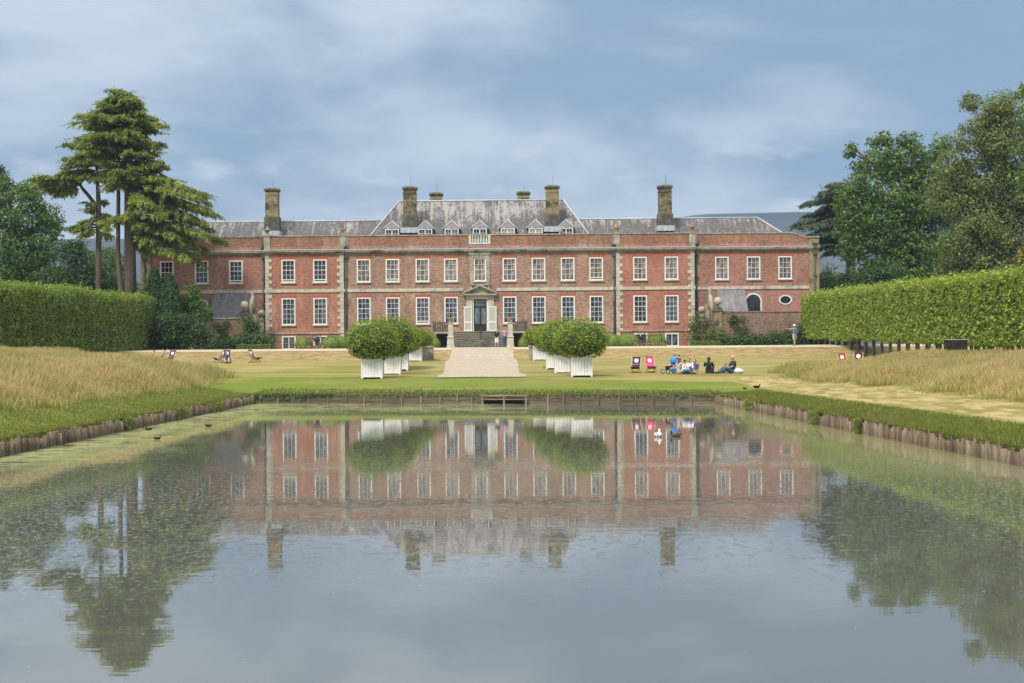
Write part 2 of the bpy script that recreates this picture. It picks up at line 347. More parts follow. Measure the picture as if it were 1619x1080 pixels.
# water
m, g = new_mat('pond water'); M['water'] = m
o = g.obj(); x = g.xyz(o)
rip = g.noise(g.mapping(o, scale=(.55, 1, 1)), 1.6, 3, .5); rip2 = g.noise(g.mapping(o, scale=(.5, 1, 1)), 6.5, 2, .5)
spk = g.noise(g.mapping(o, scale=(1, .4, 1)), 6.5, 3, .6)
patch = g.noise(g.mapping(o, scale=(.5, 1, 1), loc=(3, 9, 0)), .16, 4, .6)
midz = g.math('MULTIPLY', g.ramp(x[1], 17, 24), g.ramp(x[1], 55, 35))
amp = g.math('ADD', g.ramp(patch, .35, .65, .35, 1.0), 0.0)
h = g.math('ADD', g.math('MULTIPLY', rip, .0015), g.math('MULTIPLY', rip2, .0005))
h = g.math('MULTIPLY', h, amp)
h = g.math('ADD', h, g.math('MULTIPLY', g.math('MULTIPLY', g.ramp(spk, .55, .66), .0011), midz))
nrm = g.n('ShaderNodeBump', {'Height': h, 'Strength': 1.0, 'Distance': 1.0}).outputs[0]
murk = g.mix(g.noise(o, .12, 3), (.10, .103, .085), (.125, .128, .107))
wat = g.n('ShaderNodeBsdfPrincipled', {'Base Color': murk, 'Roughness': .015, 'IOR': 2.4, 'Specular IOR Level': .5, 'Normal': nrm})
# floating weed: thick along the left bank, thin flecks elsewhere; plus painted glints and meadow reflection
wd = g.noise(g.mapping(o, scale=(.5, .8, 1)), 2.2, 6, .75, .4); wbig = g.noise(g.mapping(o, scale=(.6, .3, 1), loc=(2, 2, 2)), .35, 4, .6)
lz = g.math('MULTIPLY', g.ramp(g.math('ADD', x[0], g.math('MULTIPLY', wbig, 5)), -5.5, -10.5), g.ramp(x[1], 34, 44))
fz = g.math('MULTIPLY', g.ramp(g.math('ADD', x[1], g.math('MULTIPLY', wbig, 6)), 72, 79), g.ramp(x[0], 4, -3))
zone = g.math('MAXIMUM', lz, g.math('MULTIPLY', fz, .8))
weed = g.math('MULTIPLY', g.ramp(g.math('ADD', wd, g.math('MULTIPLY', g.math('SUBTRACT', wbig, .5), .5)), .40, .56), zone)
fl = g.n('ShaderNodeTexVoronoi', {'Vector': g.mapping(o, scale=(1, 1, .0)), 'Scale': 2.4, 'Randomness': 1.0})
fleck = g.math('LESS_THAN', fl.outputs['Distance'], g.ramp(g.noise(o, .18, 3), .35, .7, .0, .075))
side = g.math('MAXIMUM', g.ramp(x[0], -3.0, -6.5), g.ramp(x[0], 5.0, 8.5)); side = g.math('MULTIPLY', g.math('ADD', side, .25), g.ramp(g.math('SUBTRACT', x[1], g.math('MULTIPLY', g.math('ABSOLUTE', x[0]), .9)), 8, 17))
glints = g.math('MULTIPLY', g.math('MULTIPLY', g.ramp(g.noise(g.mapping(o, scale=(1, .33, 1), loc=(5, 5, 5)), 13, 4, .7), .54, .62), g.math('MULTIPLY', g.ramp(x[1], 14, 19), g.ramp(x[1], 44, 30))), side)  # pale dashes painted over the tree reflections as sky glints
right_refl = g.math('MULTIPLY', g.ramp(g.math('ADD', x[0], g.math('MULTIPLY', g.math('SUBTRACT', wbig, .5), 5)), 6.5, 10.5), g.ramp(x[1], 26, 40))  # yellow meadow reflection painted into the water colour along the right bank
cov = g.math('MAXIMUM', g.math('MULTIPLY', right_refl, .30), g.math('MAXIMUM', g.math('MULTIPLY', weed, .72), g.math('MULTIPLY', glints, .28)))
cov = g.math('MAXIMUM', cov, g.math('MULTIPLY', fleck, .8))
weed_refl_c = g.mix(wbig, (.27, .29, .08), (.38, .38, .13)); weed_refl_c = g.mix(right_refl, weed_refl_c, (.28, .265, .05)); weed_refl_c = g.mix(g.ramp(glints, .0, .4), weed_refl_c, (.42, .45, .42)); weed_refl_c = g.mix(g.math('MULTIPLY', fleck, g.ramp(fl.outputs['Color'], .3, .8)), weed_refl_c, (.42, .37, .26))
wb = g.n('ShaderNodeBsdfPrincipled', {'Base Color': weed_refl_c, 'Roughness': .6})
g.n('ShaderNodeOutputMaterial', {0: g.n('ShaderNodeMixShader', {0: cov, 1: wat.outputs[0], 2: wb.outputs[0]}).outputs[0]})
M['bed'] = pm('pond bed', (.05, .045, .03), (.035, .03, .02), 1)
def flat(name, c, rough=.7): return pm(name, c, tuple(k * .85 for k in c), 9, rough=rough, bump=.03)

# ------------------------------------------------------------------ ground, banks, water
def XL(Y): return -13.75 + .004 * Y
def XR(Y): return 13.1 - .041 * Y
YFL, YFR, YN = 84.7, 78.8, 3.0
CL, CR = XL(YFL), XR(YFR)
def lerp_t(t, tab):
    if t <= tab[0][0]: return tab[0][1]
    for (a, za), (b, zb) in zip(tab, tab[1:]):
        if t <= b:
            k = (t - a) / (b - a); k = k * k * (3 - 2 * k) * .4 + k * .6
            return za + (zb - za) * k
    return tab[-1][1]
PROF = [(-1, .48), (0, .48), (4, .78), (9, 1.20), (16, 1.24), (21, 1.30), (25, 1.62), (36, 1.84), (39, 1.92), (45.5, 2.66), (51, 2.78), (60, 2.80), (400, 2.9)]
SL = [(0, .48), (2.5, .85), (6, 1.5), (10, 2.0), (16, 2.3), (60, 2.4), (400, 2.6)]
SR = [(0, .48), (5.5, .88), (9, 1.25), (13, 1.55), (17, 1.95), (20, 2.2), (60, 2.4), (400, 2.6)]
def yfar(X):
    t = min(max((X - CL) / (CR - CL), 0), 1); return YFL + (YFR - YFL) * t
def gz(X, Y):
    if Y < YN: return .48 + min((YN - Y) * .15, .55)
    s = 0.0
    if X < XL(Y): s = lerp_t(XL(Y) - X, SL)
    elif X > XR(Y): s = lerp_t(X - XR(Y), SR)
    if Y < yfar(X) and s: base = s
    else:
        p = lerp_t(Y - 82.7 + (82.7 - yfar(X)) * max(0, 1 - (Y - yfar(X)) / 10), PROF)
        k = min(max((Y - 93) / 12, 0), 1); k = k * k * (3 - 2 * k)
        base = max(p, s * (1 - k) + p * k) if s else p
    return base
dl = [0, .25, .6, 1, 1.5, 2] + [2.5 + .6 * i for i in range(46)] + [32, 36, 42, 50, 65, 90, 140, 260, 600, 1800]
tl = [0, .25, .6] + [1 + .5 * i for i in range(112)] + [58, 62, 68, 76, 90, 120, 180, 300, 700, 2200]
def cover(X, Y):
    """how green, how hay-strewn"""
    gr_, hay_ = 0.0, 0.0
    if Y < yfar(X) + 1 or Y < 92:
        if X < XL(Y) + .1 or X > XR(Y) - .1:
            dd = XL(Y) - X if X < 0 else X - XR(Y)
            if X < 0: gr_ = 1.0
            else: gr_ = 1.0 - min(max((dd - 1.6) / 1.5, 0), 1); hay_ = min(max((dd - 1.9) / 1.2, 0), 1)
    t = Y - yfar(X)
    if t >= 0:
        k = min(max((t - 8.2) / 1.2, 0), 1); f = 1 - k
        if X > CR + 2: hay_ = max(0, hay_ * (1 - max(0, (Y - 88) / 4)))
        gr_ = max(f if hay_ < .3 else gr_ * f, .12 if t < 20 else .2)
        if 17 < t < 21: gr_ = .55
        if 21.5 < t < 25.5: gr_ = .10
        if t > 70: gr_ = .7
    return gr_, hay_
gv, gf, ga, gb = [], [], [], []
def patch(rows):
    n0 = len(gv); nc = len(rows[0])
    for r in rows:
        for (X, Y) in r:
            gv.append((X, Y, gz(X, Y))); a, b = cover(X, Y); ga.append(a); gb.append(b)
    for i in range(len(rows) - 1):
        for j in range(nc - 1):
            a = n0 + i * nc + j; gf.append((a, a + 1, a + nc + 1, a + nc))
yl = [YN + (YFL - YN) * i / 90 for i in range(91)]; yr = [YN + (YFR - YN) * i / 90 for i in range(91)]
patch([[(XL(Y) - dd, Y + .0) for dd in reversed(dl)] for Y in yl])
patch([[(XR(Y) + dd, Y + .0) for dd in dl] for Y in yr])
inner = [CL + (CR - CL) * i / 34 for i in range(1, 34)]
xs = [CL - dd for dd in reversed(dl)] + inner + [CR + dd for dd in dl]
patch([[(X, yfar(X) + t) for X in xs] for t in tl])
xn = [XL(YN) - dd for dd in reversed(dl)] + [XL(YN) + (XR(YN) - XL(YN)) * i / 10 for i in range(1, 10)] + [XR(YN) + dd for dd in dl]
patch([[(X, Y) for X in xn] for Y in (-600, -80, -30, -10, -3, 0, 2, YN - .001)])
loop = [(XL(Y), Y) for Y in yl] + [(X, yfar(X)) for X in inner] + [(XR(Y), Y) for Y in reversed(yr)] + [(XL(YN), YN)]
for (a, b) in zip(loop, loop[1:]):
    n0 = len(gv)
    for p in (a, b): gv.append((p[0], p[1], .48)); gv.append((p[0], p[1], -1.1)); ga += [1, 0]; gb += [0, 0]
    gf.append((n0, n0 + 1, n0 + 3, n0 + 2))
n0 = len(gv); bedp = [(-14.2, 2), (14, 2), (14, 86), (-14.2, 86)]
gv += [(x_, y_, -1.1) for x_, y_ in bedp]; ga += [0] * 4; gb += [0] * 4; gf.append((n0, n0 + 1, n0 + 2, n0 + 3))
me = bpy.data.meshes.new('ground'); me.from_pydata(gv, [], gf); me.materials.append(M['ground'])
for nm, ar in (('green', ga), ('hay', gb)):
    A = me.attributes.new(nm, 'FLOAT', 'POINT'); A.data.foreach_set('value', ar)
me.polygons.foreach_set('use_smooth', [True] * len(gf)); me.update()
tag(link(bpy.data.objects.new('ground', me)), kind='structure')
mb = MB(); mb.quad((XL(YN), YN, 0), (XR(YN), YN, 0), (CR, YFR, 0), (CL, YFL, 0)); tag(mb.build('water', M['water']), kind='structure')
# gravel path up the axis and the gravel walk along the terrace edge, laid over the ground
def ax(D): return -47.0 * D / F if D > 90 else -47.0 * 90 / F
edgeP = [(690, 833, 90.5), (694, 829, 93), (700, 822, 98), (702, 820, 104), (703.5, 819, 112), (706, 817, 119), (712, 813, 123), (714.5, 811, 128), (715, 810.5, 134), (716, 809, 141)]
mb = MB(); prev = None
def lerp_edge(D):
    for a, b in zip(edgeP, edgeP[1:]):
        if D <= b[2]:
            k = (D - a[2]) / (b[2] - a[2]); return a[0] + (b[0] - a[0]) * k, a[1] + (b[1] - a[1]) * k
    return edgeP[-1][:2]
D = 90.5; rows = []
while D <= 141:
    l, r_ = lerp_edge(D); jl = random.uniform(-.06, .06); jr = random.uniform(-.06, .06)
    xl_, xr_ = (l - 809.5) * D / F + jl, (r_ - 809.5) * D / F + jr
    rows.append([(xl_ + (xr_ - xl_) * k / 8, D) for k in range(9)]); D += .5
for a, b in zip(rows, rows[1:]):
    for k in range(8): mb.quad(*[(q[0], q[1], gz(*q) + .045) for q in (a[k], a[k + 1], b[k + 1], b[k])], smooth=True)
tag(mb.build('path', M['gravel']), kind='structure')
mb = MB(); ys = [127.6 + .6 * i for i in range(12)]
def tw(X, Y): return gz(X, Y) + .02 + (.015 if Y > 128 else 0)
xs2 = [-37 + i * 1.2 for i in range(60)]
for a, b in zip(xs2, xs2[1:]):
    for c_, d_ in zip(ys, ys[1:]): mb.quad((a, c_, tw(a, c_)), (b, c_, tw(b, c_)), (b, d_, tw(b, d_)), (a, d_, tw(a, d_)), smooth=True)
tag(mb.build('terrace_walk', M['gravel_pale']), kind='structure')

# far hills
rng = np.random.default_rng(3)
def ridge(px):
    tab = [(-400, 330), (0, 372), (150, 368), (300, 372), (420, 380), (700, 392), (980, 352), (1070, 342), (1120, 337), (1290, 335), (1450, 345), (1700, 375), (2000, 400)]
    for (a, za), (b, zb) in zip(tab, tab[1:]):
        if px <= b: k = (px - a) / (b - a); k = k * k * (3 - 2 * k); return za + (zb - za) * k
    return tab[-1][1]
mb = MB(); rows = []
for j, DD in enumerate((1500, 1800, 2100, 2400, 2600, 2900)):
    frac = (0, .18, .42, .75, 1.0, .8)[j]; r = []
    for i in range(121):
        px = -420 + i * 20; z = (547 - ridge(px)) * 2600 / F
        z2 = 2 + z * frac * (1 + .05 * math.sin(px * .017 + j * 1.3) * (1 if frac < 1 else 0)); r.append(((px - 809.5) * 2600 / F * (DD / 2600) ** .3, DD, z2))
    rows.append(r)
for a, b in zip(rows, rows[1:]):
    for i in range(120): mb.quad(a[i], a[i + 1], b[i + 1], b[i], smooth=True)
ho = mb.build('hills', M['hill']); tag(ho, kind='structure')
import bmesh as _bm
b_ = _bm.new(); b_.from_mesh(ho.data); _bm.ops.remove_doubles(b_, verts=b_.verts, dist=.01); b_.to_mesh(ho.data); b_.free()
# ------------------------------------------------------------------ the house
HX, HY, HZ = -2.93, 153.0, 2.82
house = empty('country_house', (HX, HY, HZ), 0, 'long two storey red brick country house with slate roofs and stone quoins', 'house')
def fac(mb, x0, x1, z0, z1, y, ops, rev=.14):
    """brick front with real openings and their reveals"""
    X = sorted({x0, x1} | {a for o_ in ops for a in o_[:2]}); Z = sorted({z0, z1} | {a for o_ in ops for a in o_[2:]})
    for xa, xb in zip(X, X[1:]):
        for za, zb in zip(Z, Z[1:]):
            cx, cz = (xa + xb) / 2, (za + zb) / 2
            if any(o_[0] < cx < o_[1] and o_[2] < cz < o_[3] for o_ in ops): continue
            mb.quad((xa, y, za), (xb, y, za), (xb, y, zb), (xa, y, zb))
    for a, b, c_, d_ in ops:
        yy = y + rev
        mb.quad((a, y, c_), (a, y, d_), (a, yy, d_), (a, yy, c_)); mb.quad((b, y, d_), (b, y, c_), (b, yy, c_), (b, yy, d_))
        mb.quad((a, y, d_), (b, y, d_), (b, yy, d_), (a, yy, d_)); mb.quad((a, y, c_), (a, yy, c_), (b, yy, c_), (b, y, c_))
UW = (1.27, 6.16, 8.30); LW = (1.27, 2.22, 4.72); BW = (1.27, -.05, 1.20)
cxs = [-10.82, -8.13, -5.35, -2.7, 2.75, 5.45, 8.17, 10.82]
wins = []      # x, y plane, w, z0, z1, cols, rows, glass
def add_w(x, y, w_, kind, glass, raised=0): wins.append((x, y, w_, kind, glass, raised))
secs = {'c': (-12.65, 12.65, 0.0, 'brick_centre'), 'pl': (-19.95, -12.65, -.2, 'brick_red'), 'pr': (12.65, 19.95, -.2, 'brick_red'),
        'wl': (-31.6, -19.95, .6, 'brick_wing'), 'wr': (19.95, 31.55, .6, 'brick_wing')}
for x in cxs: add_w(x, 0, 1.27, 'U', 'glass_curtain', 1 if abs(x + 8.13) < .1 or abs(x - 10.82) < .1 else 0); add_w(x, 0, 1.27, 'L', 'glass_blue', 1 if abs(x + 5.35) < .1 else 0)
add_w(0, 0, 1.15, 'U', 'glass_curtain')
for x in (-17.8, -14.86): add_w(x, -.2, 1.27, 'U', 'glass_dark', 1); add_w(x, -.2, 1.27, 'L', 'glass_blue'); add_w(x, -.2, 1.27, 'B', 'glass_dark')
for x in (14.88, 17.8): add_w(x, -.2, 1.27, 'U', 'glass_curtain'); add_w(x, -.2, 1.27, 'L', 'glass_blue'); add_w(x, -.2, 1.27, 'B', 'glass_blue')
for x in (-22.8, -26.0, -29.25): add_w(x, .6, 1.27, 'U', 'glass_dark', 1 if x == -22.8 else 0)
for x in (22.6, 25.55, 28.5): add_w(x, .6, 1.27, 'U', 'glass_curtain')
KZ = {'U': (6.16, 8.30, 3, 4), 'L': (2.22, 4.72, 3, 5), 'B': (-.05, 1.20, 2, 1)}
for k, (x0, x1, y, bm_) in secs.items():
    ops = [(x - w_ / 2, x + w_ / 2, KZ[kd][0], KZ[kd][1]) for x, yy, w_, kd, gl, rs in wins if x0 < x < x1 and yy == y]
    if k == 'c': ops.append((-.72, .72, 1.5, 4.62))
    mb = MB(); fac(mb, x0, x1, -.4, 9.5, y, ops)
    ye = y + 11.5 if k[0] != 'w' else y + 10
    mb.quad((x0, ye, -.4), (x0, y, -.4), (x0, y, 9.5), (x0, ye, 9.5)); mb.quad((x1, y, -.4), (x1, ye, -.4), (x1, ye, 9.5), (x1, y, 9.5))
    mb.quad((x1, ye, -.4), (x0, ye, -.4), (x0, ye, 9.5), (x1, ye, 9.5)); mb.quad((x0, y, 9.5), (x1, y, 9.5), (x1, ye, 9.5), (x0, ye, 9.5))
    mb.build('wall', M[bm_], house)
    # cornice, lead drip, string course
    e = .0 if k == 'c' else .08
    xa, xb = (x0 - e if k != 'wl' else x0 - .12), (x1 + e if k != 'wr' else x1 + .12)
    if k[0] == 'w': xa, xb = (x0 - .12, x1) if k == 'wl' else (x0, x1 + .12)
    mb = MB(); mb.box(xa, xb, y - .22, y + .003, 8.86, 9.0); mb.box(xa - .02, xb + .02, y - .36, y + .003, 9.0, 9.14); mb.build('cornice', M['stone'], house)
    mb = MB(); mb.box(xa - .03, xb + .03, y - .40, y + .02, 9.142, 9.215); mb.build('lead_capping', M['lead'], house)
    sg = [(xa, xb)] if k != 'c' else [(xa, -1.55), (1.55, xb)]
    mb = MB()
    for a, b in sg: mb.box(a, b, y - .09, y + .003, 5.24, 5.54)
    mb.build('string_course', M['stone_pale'], house)
    if k[0] == 'p': mb = MB(); mb.box(x0 + .02, x1 - .02, y - .10, y + .003, 1.38, 1.52); mb.build('string_course', M['stone'], house)
    if k == 'c':
        for a, b in ((-12.6, -2.9), (2.9, 12.6)): mb = MB(); mb.box(a, b, y - .08, y + .003, 1.36, 1.48); mb.build('string_course', M['stone'], house)
# parapets
def parapet(pts, y, mat_): mb = MB(); mb.prism(pts, y + .02, y + .42); return mb.build('parapet', mat_, house)
def coping(top, y):
    mb = MB()
    for (a, za), (b, zb) in zip(top, top[1:]): mb.prism([(a, za), (b, zb), (b, zb + .1), (a, za + .1)], y - .05, y + .48)
    mb.build('coping', M['stone'], house)
PB = pm_brick = brick_mat('parapet brick', (.38, .15, .085), (.24, .095, .07), (.42, .33, .24), (.13, .08, .065), .5)
PT = 10.44
for x0, x1, y in ((-12.3, -1.0, 0), (1.0, 12.3, 0), (-19.55, -12.95, -.2), (12.95, 19.55, -.2)):
    parapet([(x0, 9.216), (x1, 9.216), (x1, PT), (x0, PT)], y, PB); coping([(x0 - .03, PT), (x1 + .03, PT)], y)
coping([(-1.0 + .03, PT), (1.0 - .03, PT)], 0)
curve = [(28.7, PT), (29.1, PT - .03), (29.5, PT - .12), (29.9, PT - .25), (30.3, PT - .38), (30.7, PT - .44)]
for s in (1, -1):
    top = [(20.35, PT)] + curve; pts = [(20.35, 9.216), (30.7, 9.216)] + list(reversed(curve)) + [(20.35, PT)]
    if s < 0: pts = [(-a, z) for a, z in reversed(pts)]; tp = [(-a, z) for a, z in reversed(top)]
    else: tp = top
    parapet(pts, .6, PB); coping(tp, .6)
    mb = MB(); a, b = sorted((s * 30.7, s * 31.66)); mb.box(a, b, .45, 1.1, -.3, 8.86); mb.box(a, b, .48, 1.1, 9.216, 10.02); mb.build('pilaster', M['stone_yellow'], house)
    mb = MB(); mb.box(a - .08, b + .08, .38, 1.2, 10.02, 10.12); mb.build('coping', M['stone'], house)
for x, yy in ((-19.75, -.28), (-12.75, -.28), (12.75, -.28), (19.75, -.28)):
    mb = MB(); mb.box(x - .28, x + .28, yy, yy + .6, 9.217, PT + .02); mb.box(x - .34, x + .34, yy - .06, yy + .66, PT + .02, PT + .14); mb.build('pilaster', M['stone'], house)
    mb = MB(); mb.lathe([(.2, 0), (.22, .06), (.08, .16), (.1, .22), (.26, .42), (.27, .52), (.16, .62), (.07, .72), (.09, .8), (.02, .88)], (x, yy + .3, PT + .14), 14)
    mb.build('urn', M['stone_yellow'], house)
# central balustrade panel in the parapet
mb = MB(); mb.box(-.98, .98, -.04, .42, 9.216, 9.62); mb.build('parapet', M['brick_centre'], house)
mb = MB(); mb.box(-1.0, -.8, -.08, .44, 9.62, PT); mb.box(.8, 1.0, -.08, .44, 9.62, PT); mb.box(-.8, .8, -.07, .42, 9.62, 9.76); mb.box(-.8, .8, .2, .3, 9.76, PT)
for i in range(6):
    x = -.66 + i * .264; mb.lathe([(.07, 0), (.05, .06), (.1, .2), (.05, .42), (.05, .5), (.08, .66)], (x, .04, 9.76), 8)
mb.build('balustrade', M['stone_white'], house)
# quoins
for s in (1, -1):
    for edge, dirn in ((12.65, 1), (19.95, -1)):
        mb = MB(); i = 0; z = -.3
        while z < 8.8:
            ln = .62 if i % 2 else .36; a, b = sorted((s * edge, s * (edge + dirn * ln))); zt = min(z + .325, 8.86)
            mb.box(a, b, -.255, -.195 if True else 0, z, zt - .012); z += .335; i += 1
        mb.build('quoins', M['stone_pale'], house)
# downpipes with rainwater heads
for x, y in ((-12.78 + .0, -.1), (12.5, -.1), (-20.2, .45), (20.2, .45), (31.25, .36), (-31.3, .36)):
    if x == -12.78: x = -12.42
    mb = MB(); mb.tube((x, y, 0), (x, y, 8.84), .075, n=8)
    for z in (1.6, 4.1, 6.4): mb.box(x - .14, x + .14, y - .1, y + .1, z, z + .14)
    mb.box(x - .17, x + .17, y - .16, y + .1, 8.4, 8.84); mb.build('downpipe', M['pipe'], house)
    mb = MB(); mb.box(x - .2 + .0, x + .2, y - .24, y + .05, 9.217, 9.5); mb.build('outlet', M['iron'], house)
# windows
cache = {}
def win_meshes(w_, h_, cols, rows_, gl, raised, kind):
    key = (w_, h_, cols, rows_, gl, raised)
    if key in cache: return cache[key]
    mb = MB(); hw = w_ / 2; t = .115
    mb.box(-hw, -hw + t, -.02, .12, 0, h_); mb.box(hw - t, hw, -.02, .12, 0, h_); mb.box(-hw + t, hw - t, -.02, .12, h_ - t, h_); mb.box(-hw + t, hw - t, -.02, .12, 0, t)
    iw0, iw1 = -hw + t, hw - t; z0, z1 = t, h_ - t; bt = .028 if kind != 'B' else .07
    off = .16 if raised else 0
    for c_ in range(1, cols):
        x = iw0 + (iw1 - iw0) * c_ / cols; mb.box(x - bt / 2, x + bt / 2, .03, .075, z0 + off, z1)
    for r_ in range(1, rows_):
        z = z0 + off + (z1 - z0 - off) * r_ / rows_; mid = (r_ == rows_ // 2 if rows_ % 2 == 0 else r_ == (rows_ + 1) // 2)
        q = .05 if mid else bt; mb.box(iw0, iw1, .026 if mid else .031, .08 if mid else .074, z - q / 2, z + q / 2)
    if raised: mb.box(iw0, iw1, .03, .08, z0 + off - .05, z0 + off + .03)
    if kind == 'B' and gl == 'glass_dark':
        for q in range(1, 7): mb.box(iw0, iw1, .06, .07, z0 + (z1 - z0) * q / 7 - .008, z0 + (z1 - z0) * q / 7 + .008)
    fr = mb.mesh('window', M['white'])
    mb = MB(); mb.quad((iw0, .085, z0), (iw1, .085, z0), (iw1, .085, z1), (iw0, .085, z1)); pn = mb.mesh('pane', M[gl])
    mb = MB(); mb.box(-hw - .09, hw + .09, -.14, .1, -.10, -.002); sl = mb.mesh('sill', M['stone_pale'])
    mb = MB(); mb.prism([(-hw, h_ + .002), (hw, h_ + .002), (hw + .12, h_ + .26), (-hw - .12, h_ + .26)], -.022, .02); ln = mb.mesh('lintel', M['lintel'])
    cache[key] = (fr, pn, sl, ln); return cache[key]
for x, y, w_, kd, gl, rs in wins:
    z0, z1, cols, rows_ = KZ[kd]; fr, pn, sl, ln = win_meshes(w_, z1 - z0, cols, rows_, gl, rs, kd)
    f_ = inst('window', fr, house, (x, y, z0)); inst('pane', pn, f_)
    if kd != 'B': inst('sill', sl, f_)
    if x != 0 and kd != 'B': inst('lintel', ln, f_)
def oval(x, z, rx, rz, gl, y=.6):
    mb = MB(); n = 28; n0 = 0; pr = ((1.0, -.0), (1.0, -.07), (.78, -.07), (.78, -.0))
    for i in range(n):
        t = 2 * math.pi * i / n; t2 = 2 * math.pi * (i + 1) / n
        for (ra, ya), (rb, yb) in zip(pr, pr[1:]):
            mb.quad((ra * rx * math.cos(t), ya, ra * rz * math.sin(t)), (ra * rx * math.cos(t2), ya, ra * rz * math.sin(t2)), (rb * rx * math.cos(t2), yb, rb * rz * math.sin(t2)), (rb * rx * math.cos(t), yb, rb * rz * math.sin(t)))
    if x < 0:
        for q in (-.25, 0, .25): mb.box(q * rx * 1.6 - .015, q * rx * 1.6 + .015, -.05, -.02, -rz * .72, rz * .72)
        mb.box(-rx * .78, rx * .78, -.051, -.021, -.015, .015)
    f_ = mb.build('window', M['white'], house, (x, y, z)); mb = MB()
    mb.prism([(rx * .79 * math.cos(2 * math.pi * i / n), rz * .79 * math.sin(2 * math.pi * i / n)) for i in range(n)], -.015, -.005); mb.build('pane', M[gl], f_)
oval(28.5, 4.22, .62, .45, 'glass_dark'); oval(-26.0, 4.22, .62, .45, 'glass_dark'); 
# arched window
mb = MB(); n = 16; R1, R2 = .80, .66
pa = [(R1 * math.cos(math.pi * i / n), R1 * math.sin(math.pi * i / n)) for i in range(n + 1)]; pb = [(R2 * math.cos(math.pi * i / n), R2 * math.sin(math.pi * i / n)) for i in range(n + 1)]
for i in range(n): mb.prism([pb[i], pa[i], pa[i + 1], pb[i + 1]], -.07, .0)
mb.box(R2, R1, -.07, 0, -1.9, 0); mb.box(-R1, -R2, -.07, 0, -1.9, 0)
f_ = mb.build('window', M['white'], house, (25.5, .6, 4.08)); mb = MB(); mb.prism([(-R2, -1.9), (R2, -1.9)] + pb, -.025, -.012); mb.build('pane', M['glass_dark'], f_)
mb = MB()
for q in (-.33, 0, .33): mb.box(q - .012, q + .012, -.04, -.027, -1.9, math.sqrt(R2 ** 2 - q * q))
for q in (-1.5, -1.0, -.5, 0): mb.box(-R2, R2, -.041, -.028, q - .012, q + .012)
mb.build('glazing_bars', M['pipe'], f_)
# central bay: stone surround, pediment, door
mb = MB(); mb.box(-.93, -.58, -.09, .003, 5.92, 8.5); mb.box(.58, .93, -.09, .003, 5.92, 8.5); mb.box(-.93, .93, -.10, .003, 8.3, 8.62); mb.box(-1.05, 1.05, -.16, .003, 8.62, 8.86); mb.box(-1.0, 1.0, -.2, .003, 5.78, 5.92)
mb.box(-.98, -.72, -.13, .003, 5.3, 5.78); mb.box(.72, .98, -.13, .003, 5.3, 5.78); mb.build('window_surround', M['stone'], house)
mb = MB(); mb.prism([(-1.5, 4.98), (1.5, 4.98), (0, 5.74)], -.12, .0); mb.build('tympanum', M['stone_weather'], house)
mb = MB(); mb.box(-1.56, 1.56, -.5, .003, 4.86, 4.98); mb.prism([(-1.6, 4.985), (-1.36, 4.985), (0, 5.66), (1.36, 4.985), (1.6, 4.985), (0, 5.8)], -.5, .0) if False else None
for s in (1, -1): mb.prism([(s * 1.62, 4.985), (s * 1.62, 5.08), (0, 5.86), (0, 5.70)][::(-1 if s > 0 else 1)], -.48, -.0)
mb.build('pediment', M['stone_weather'], house)
mb = MB(); mb.box(-1.05, -.72, -.12, .003, 1.5, 4.86); mb.box(.72, 1.05, -.12, .003, 1.5, 4.86); mb.box(-.72, .72, -.12, .003, 4.62, 4.86); mb.box(-1.28, -1.06, -.10, .003, 3.7, 4.86); mb.box(1.06, 1.28, -.10, .003, 3.7, 4.86)
mb.build('door_surround', M['stone_pale'], house)
mb = MB(); mb.box(-.72, -.6, -.0, .12, 1.5, 4.62); mb.box(.6, .72, .0, .12, 1.5, 4.62); mb.box(-.6, .6, .0, .12, 4.5, 4.62); dfr = mb.build('door_frame', M['white'], house)
mb = MB(); mb.box(-.6, .6, .14, .2, 1.5, 2.2); mb.box(-.6, .6, .12, .2, 3.72, 3.86); mb.box(-.07, .07, .11, .2, 2.2, 3.72)
mb.box(-.6, -.5, .12, .2, 2.2, 4.5); mb.box(.5, .6, .12, .2, 2.2, 4.5); mb.box(-.5, .5, .12, .2, 4.42, 4.5); dr = mb.build('door', M['wood_dark'], house)
mb = MB(); mb.quad((-.5, .18, 2.2), (.5, .18, 2.2), (.5, .18, 4.42), (-.5, .18, 4.42)); mb.build('pane', M['glass_door'], dr)
for s in (1, -1):
    a, b = sorted((s * .76, s * 1.52)); mb = MB(); mb.box(a, a + .09, -.2, -.13, 1.52, 3.82); mb.box(b - .09, b, -.2, -.13, 1.52, 3.82)
    for z0, z1 in ((1.52, 1.64), (2.28, 2.42), (3.7, 3.82)): mb.box(a + .09, b - .09, -.2, -.13, z0, z1)
    sh = mb.build('shutter', M['white'], house); mb = MB(); mb.box(a + .09, b - .09, -.17, -.14, 1.64, 2.28); mb.box(a + .09, b - .09, -.17, -.14, 2.42, 3.7); mb.build('louvres', M['grey_louvre'], sh)
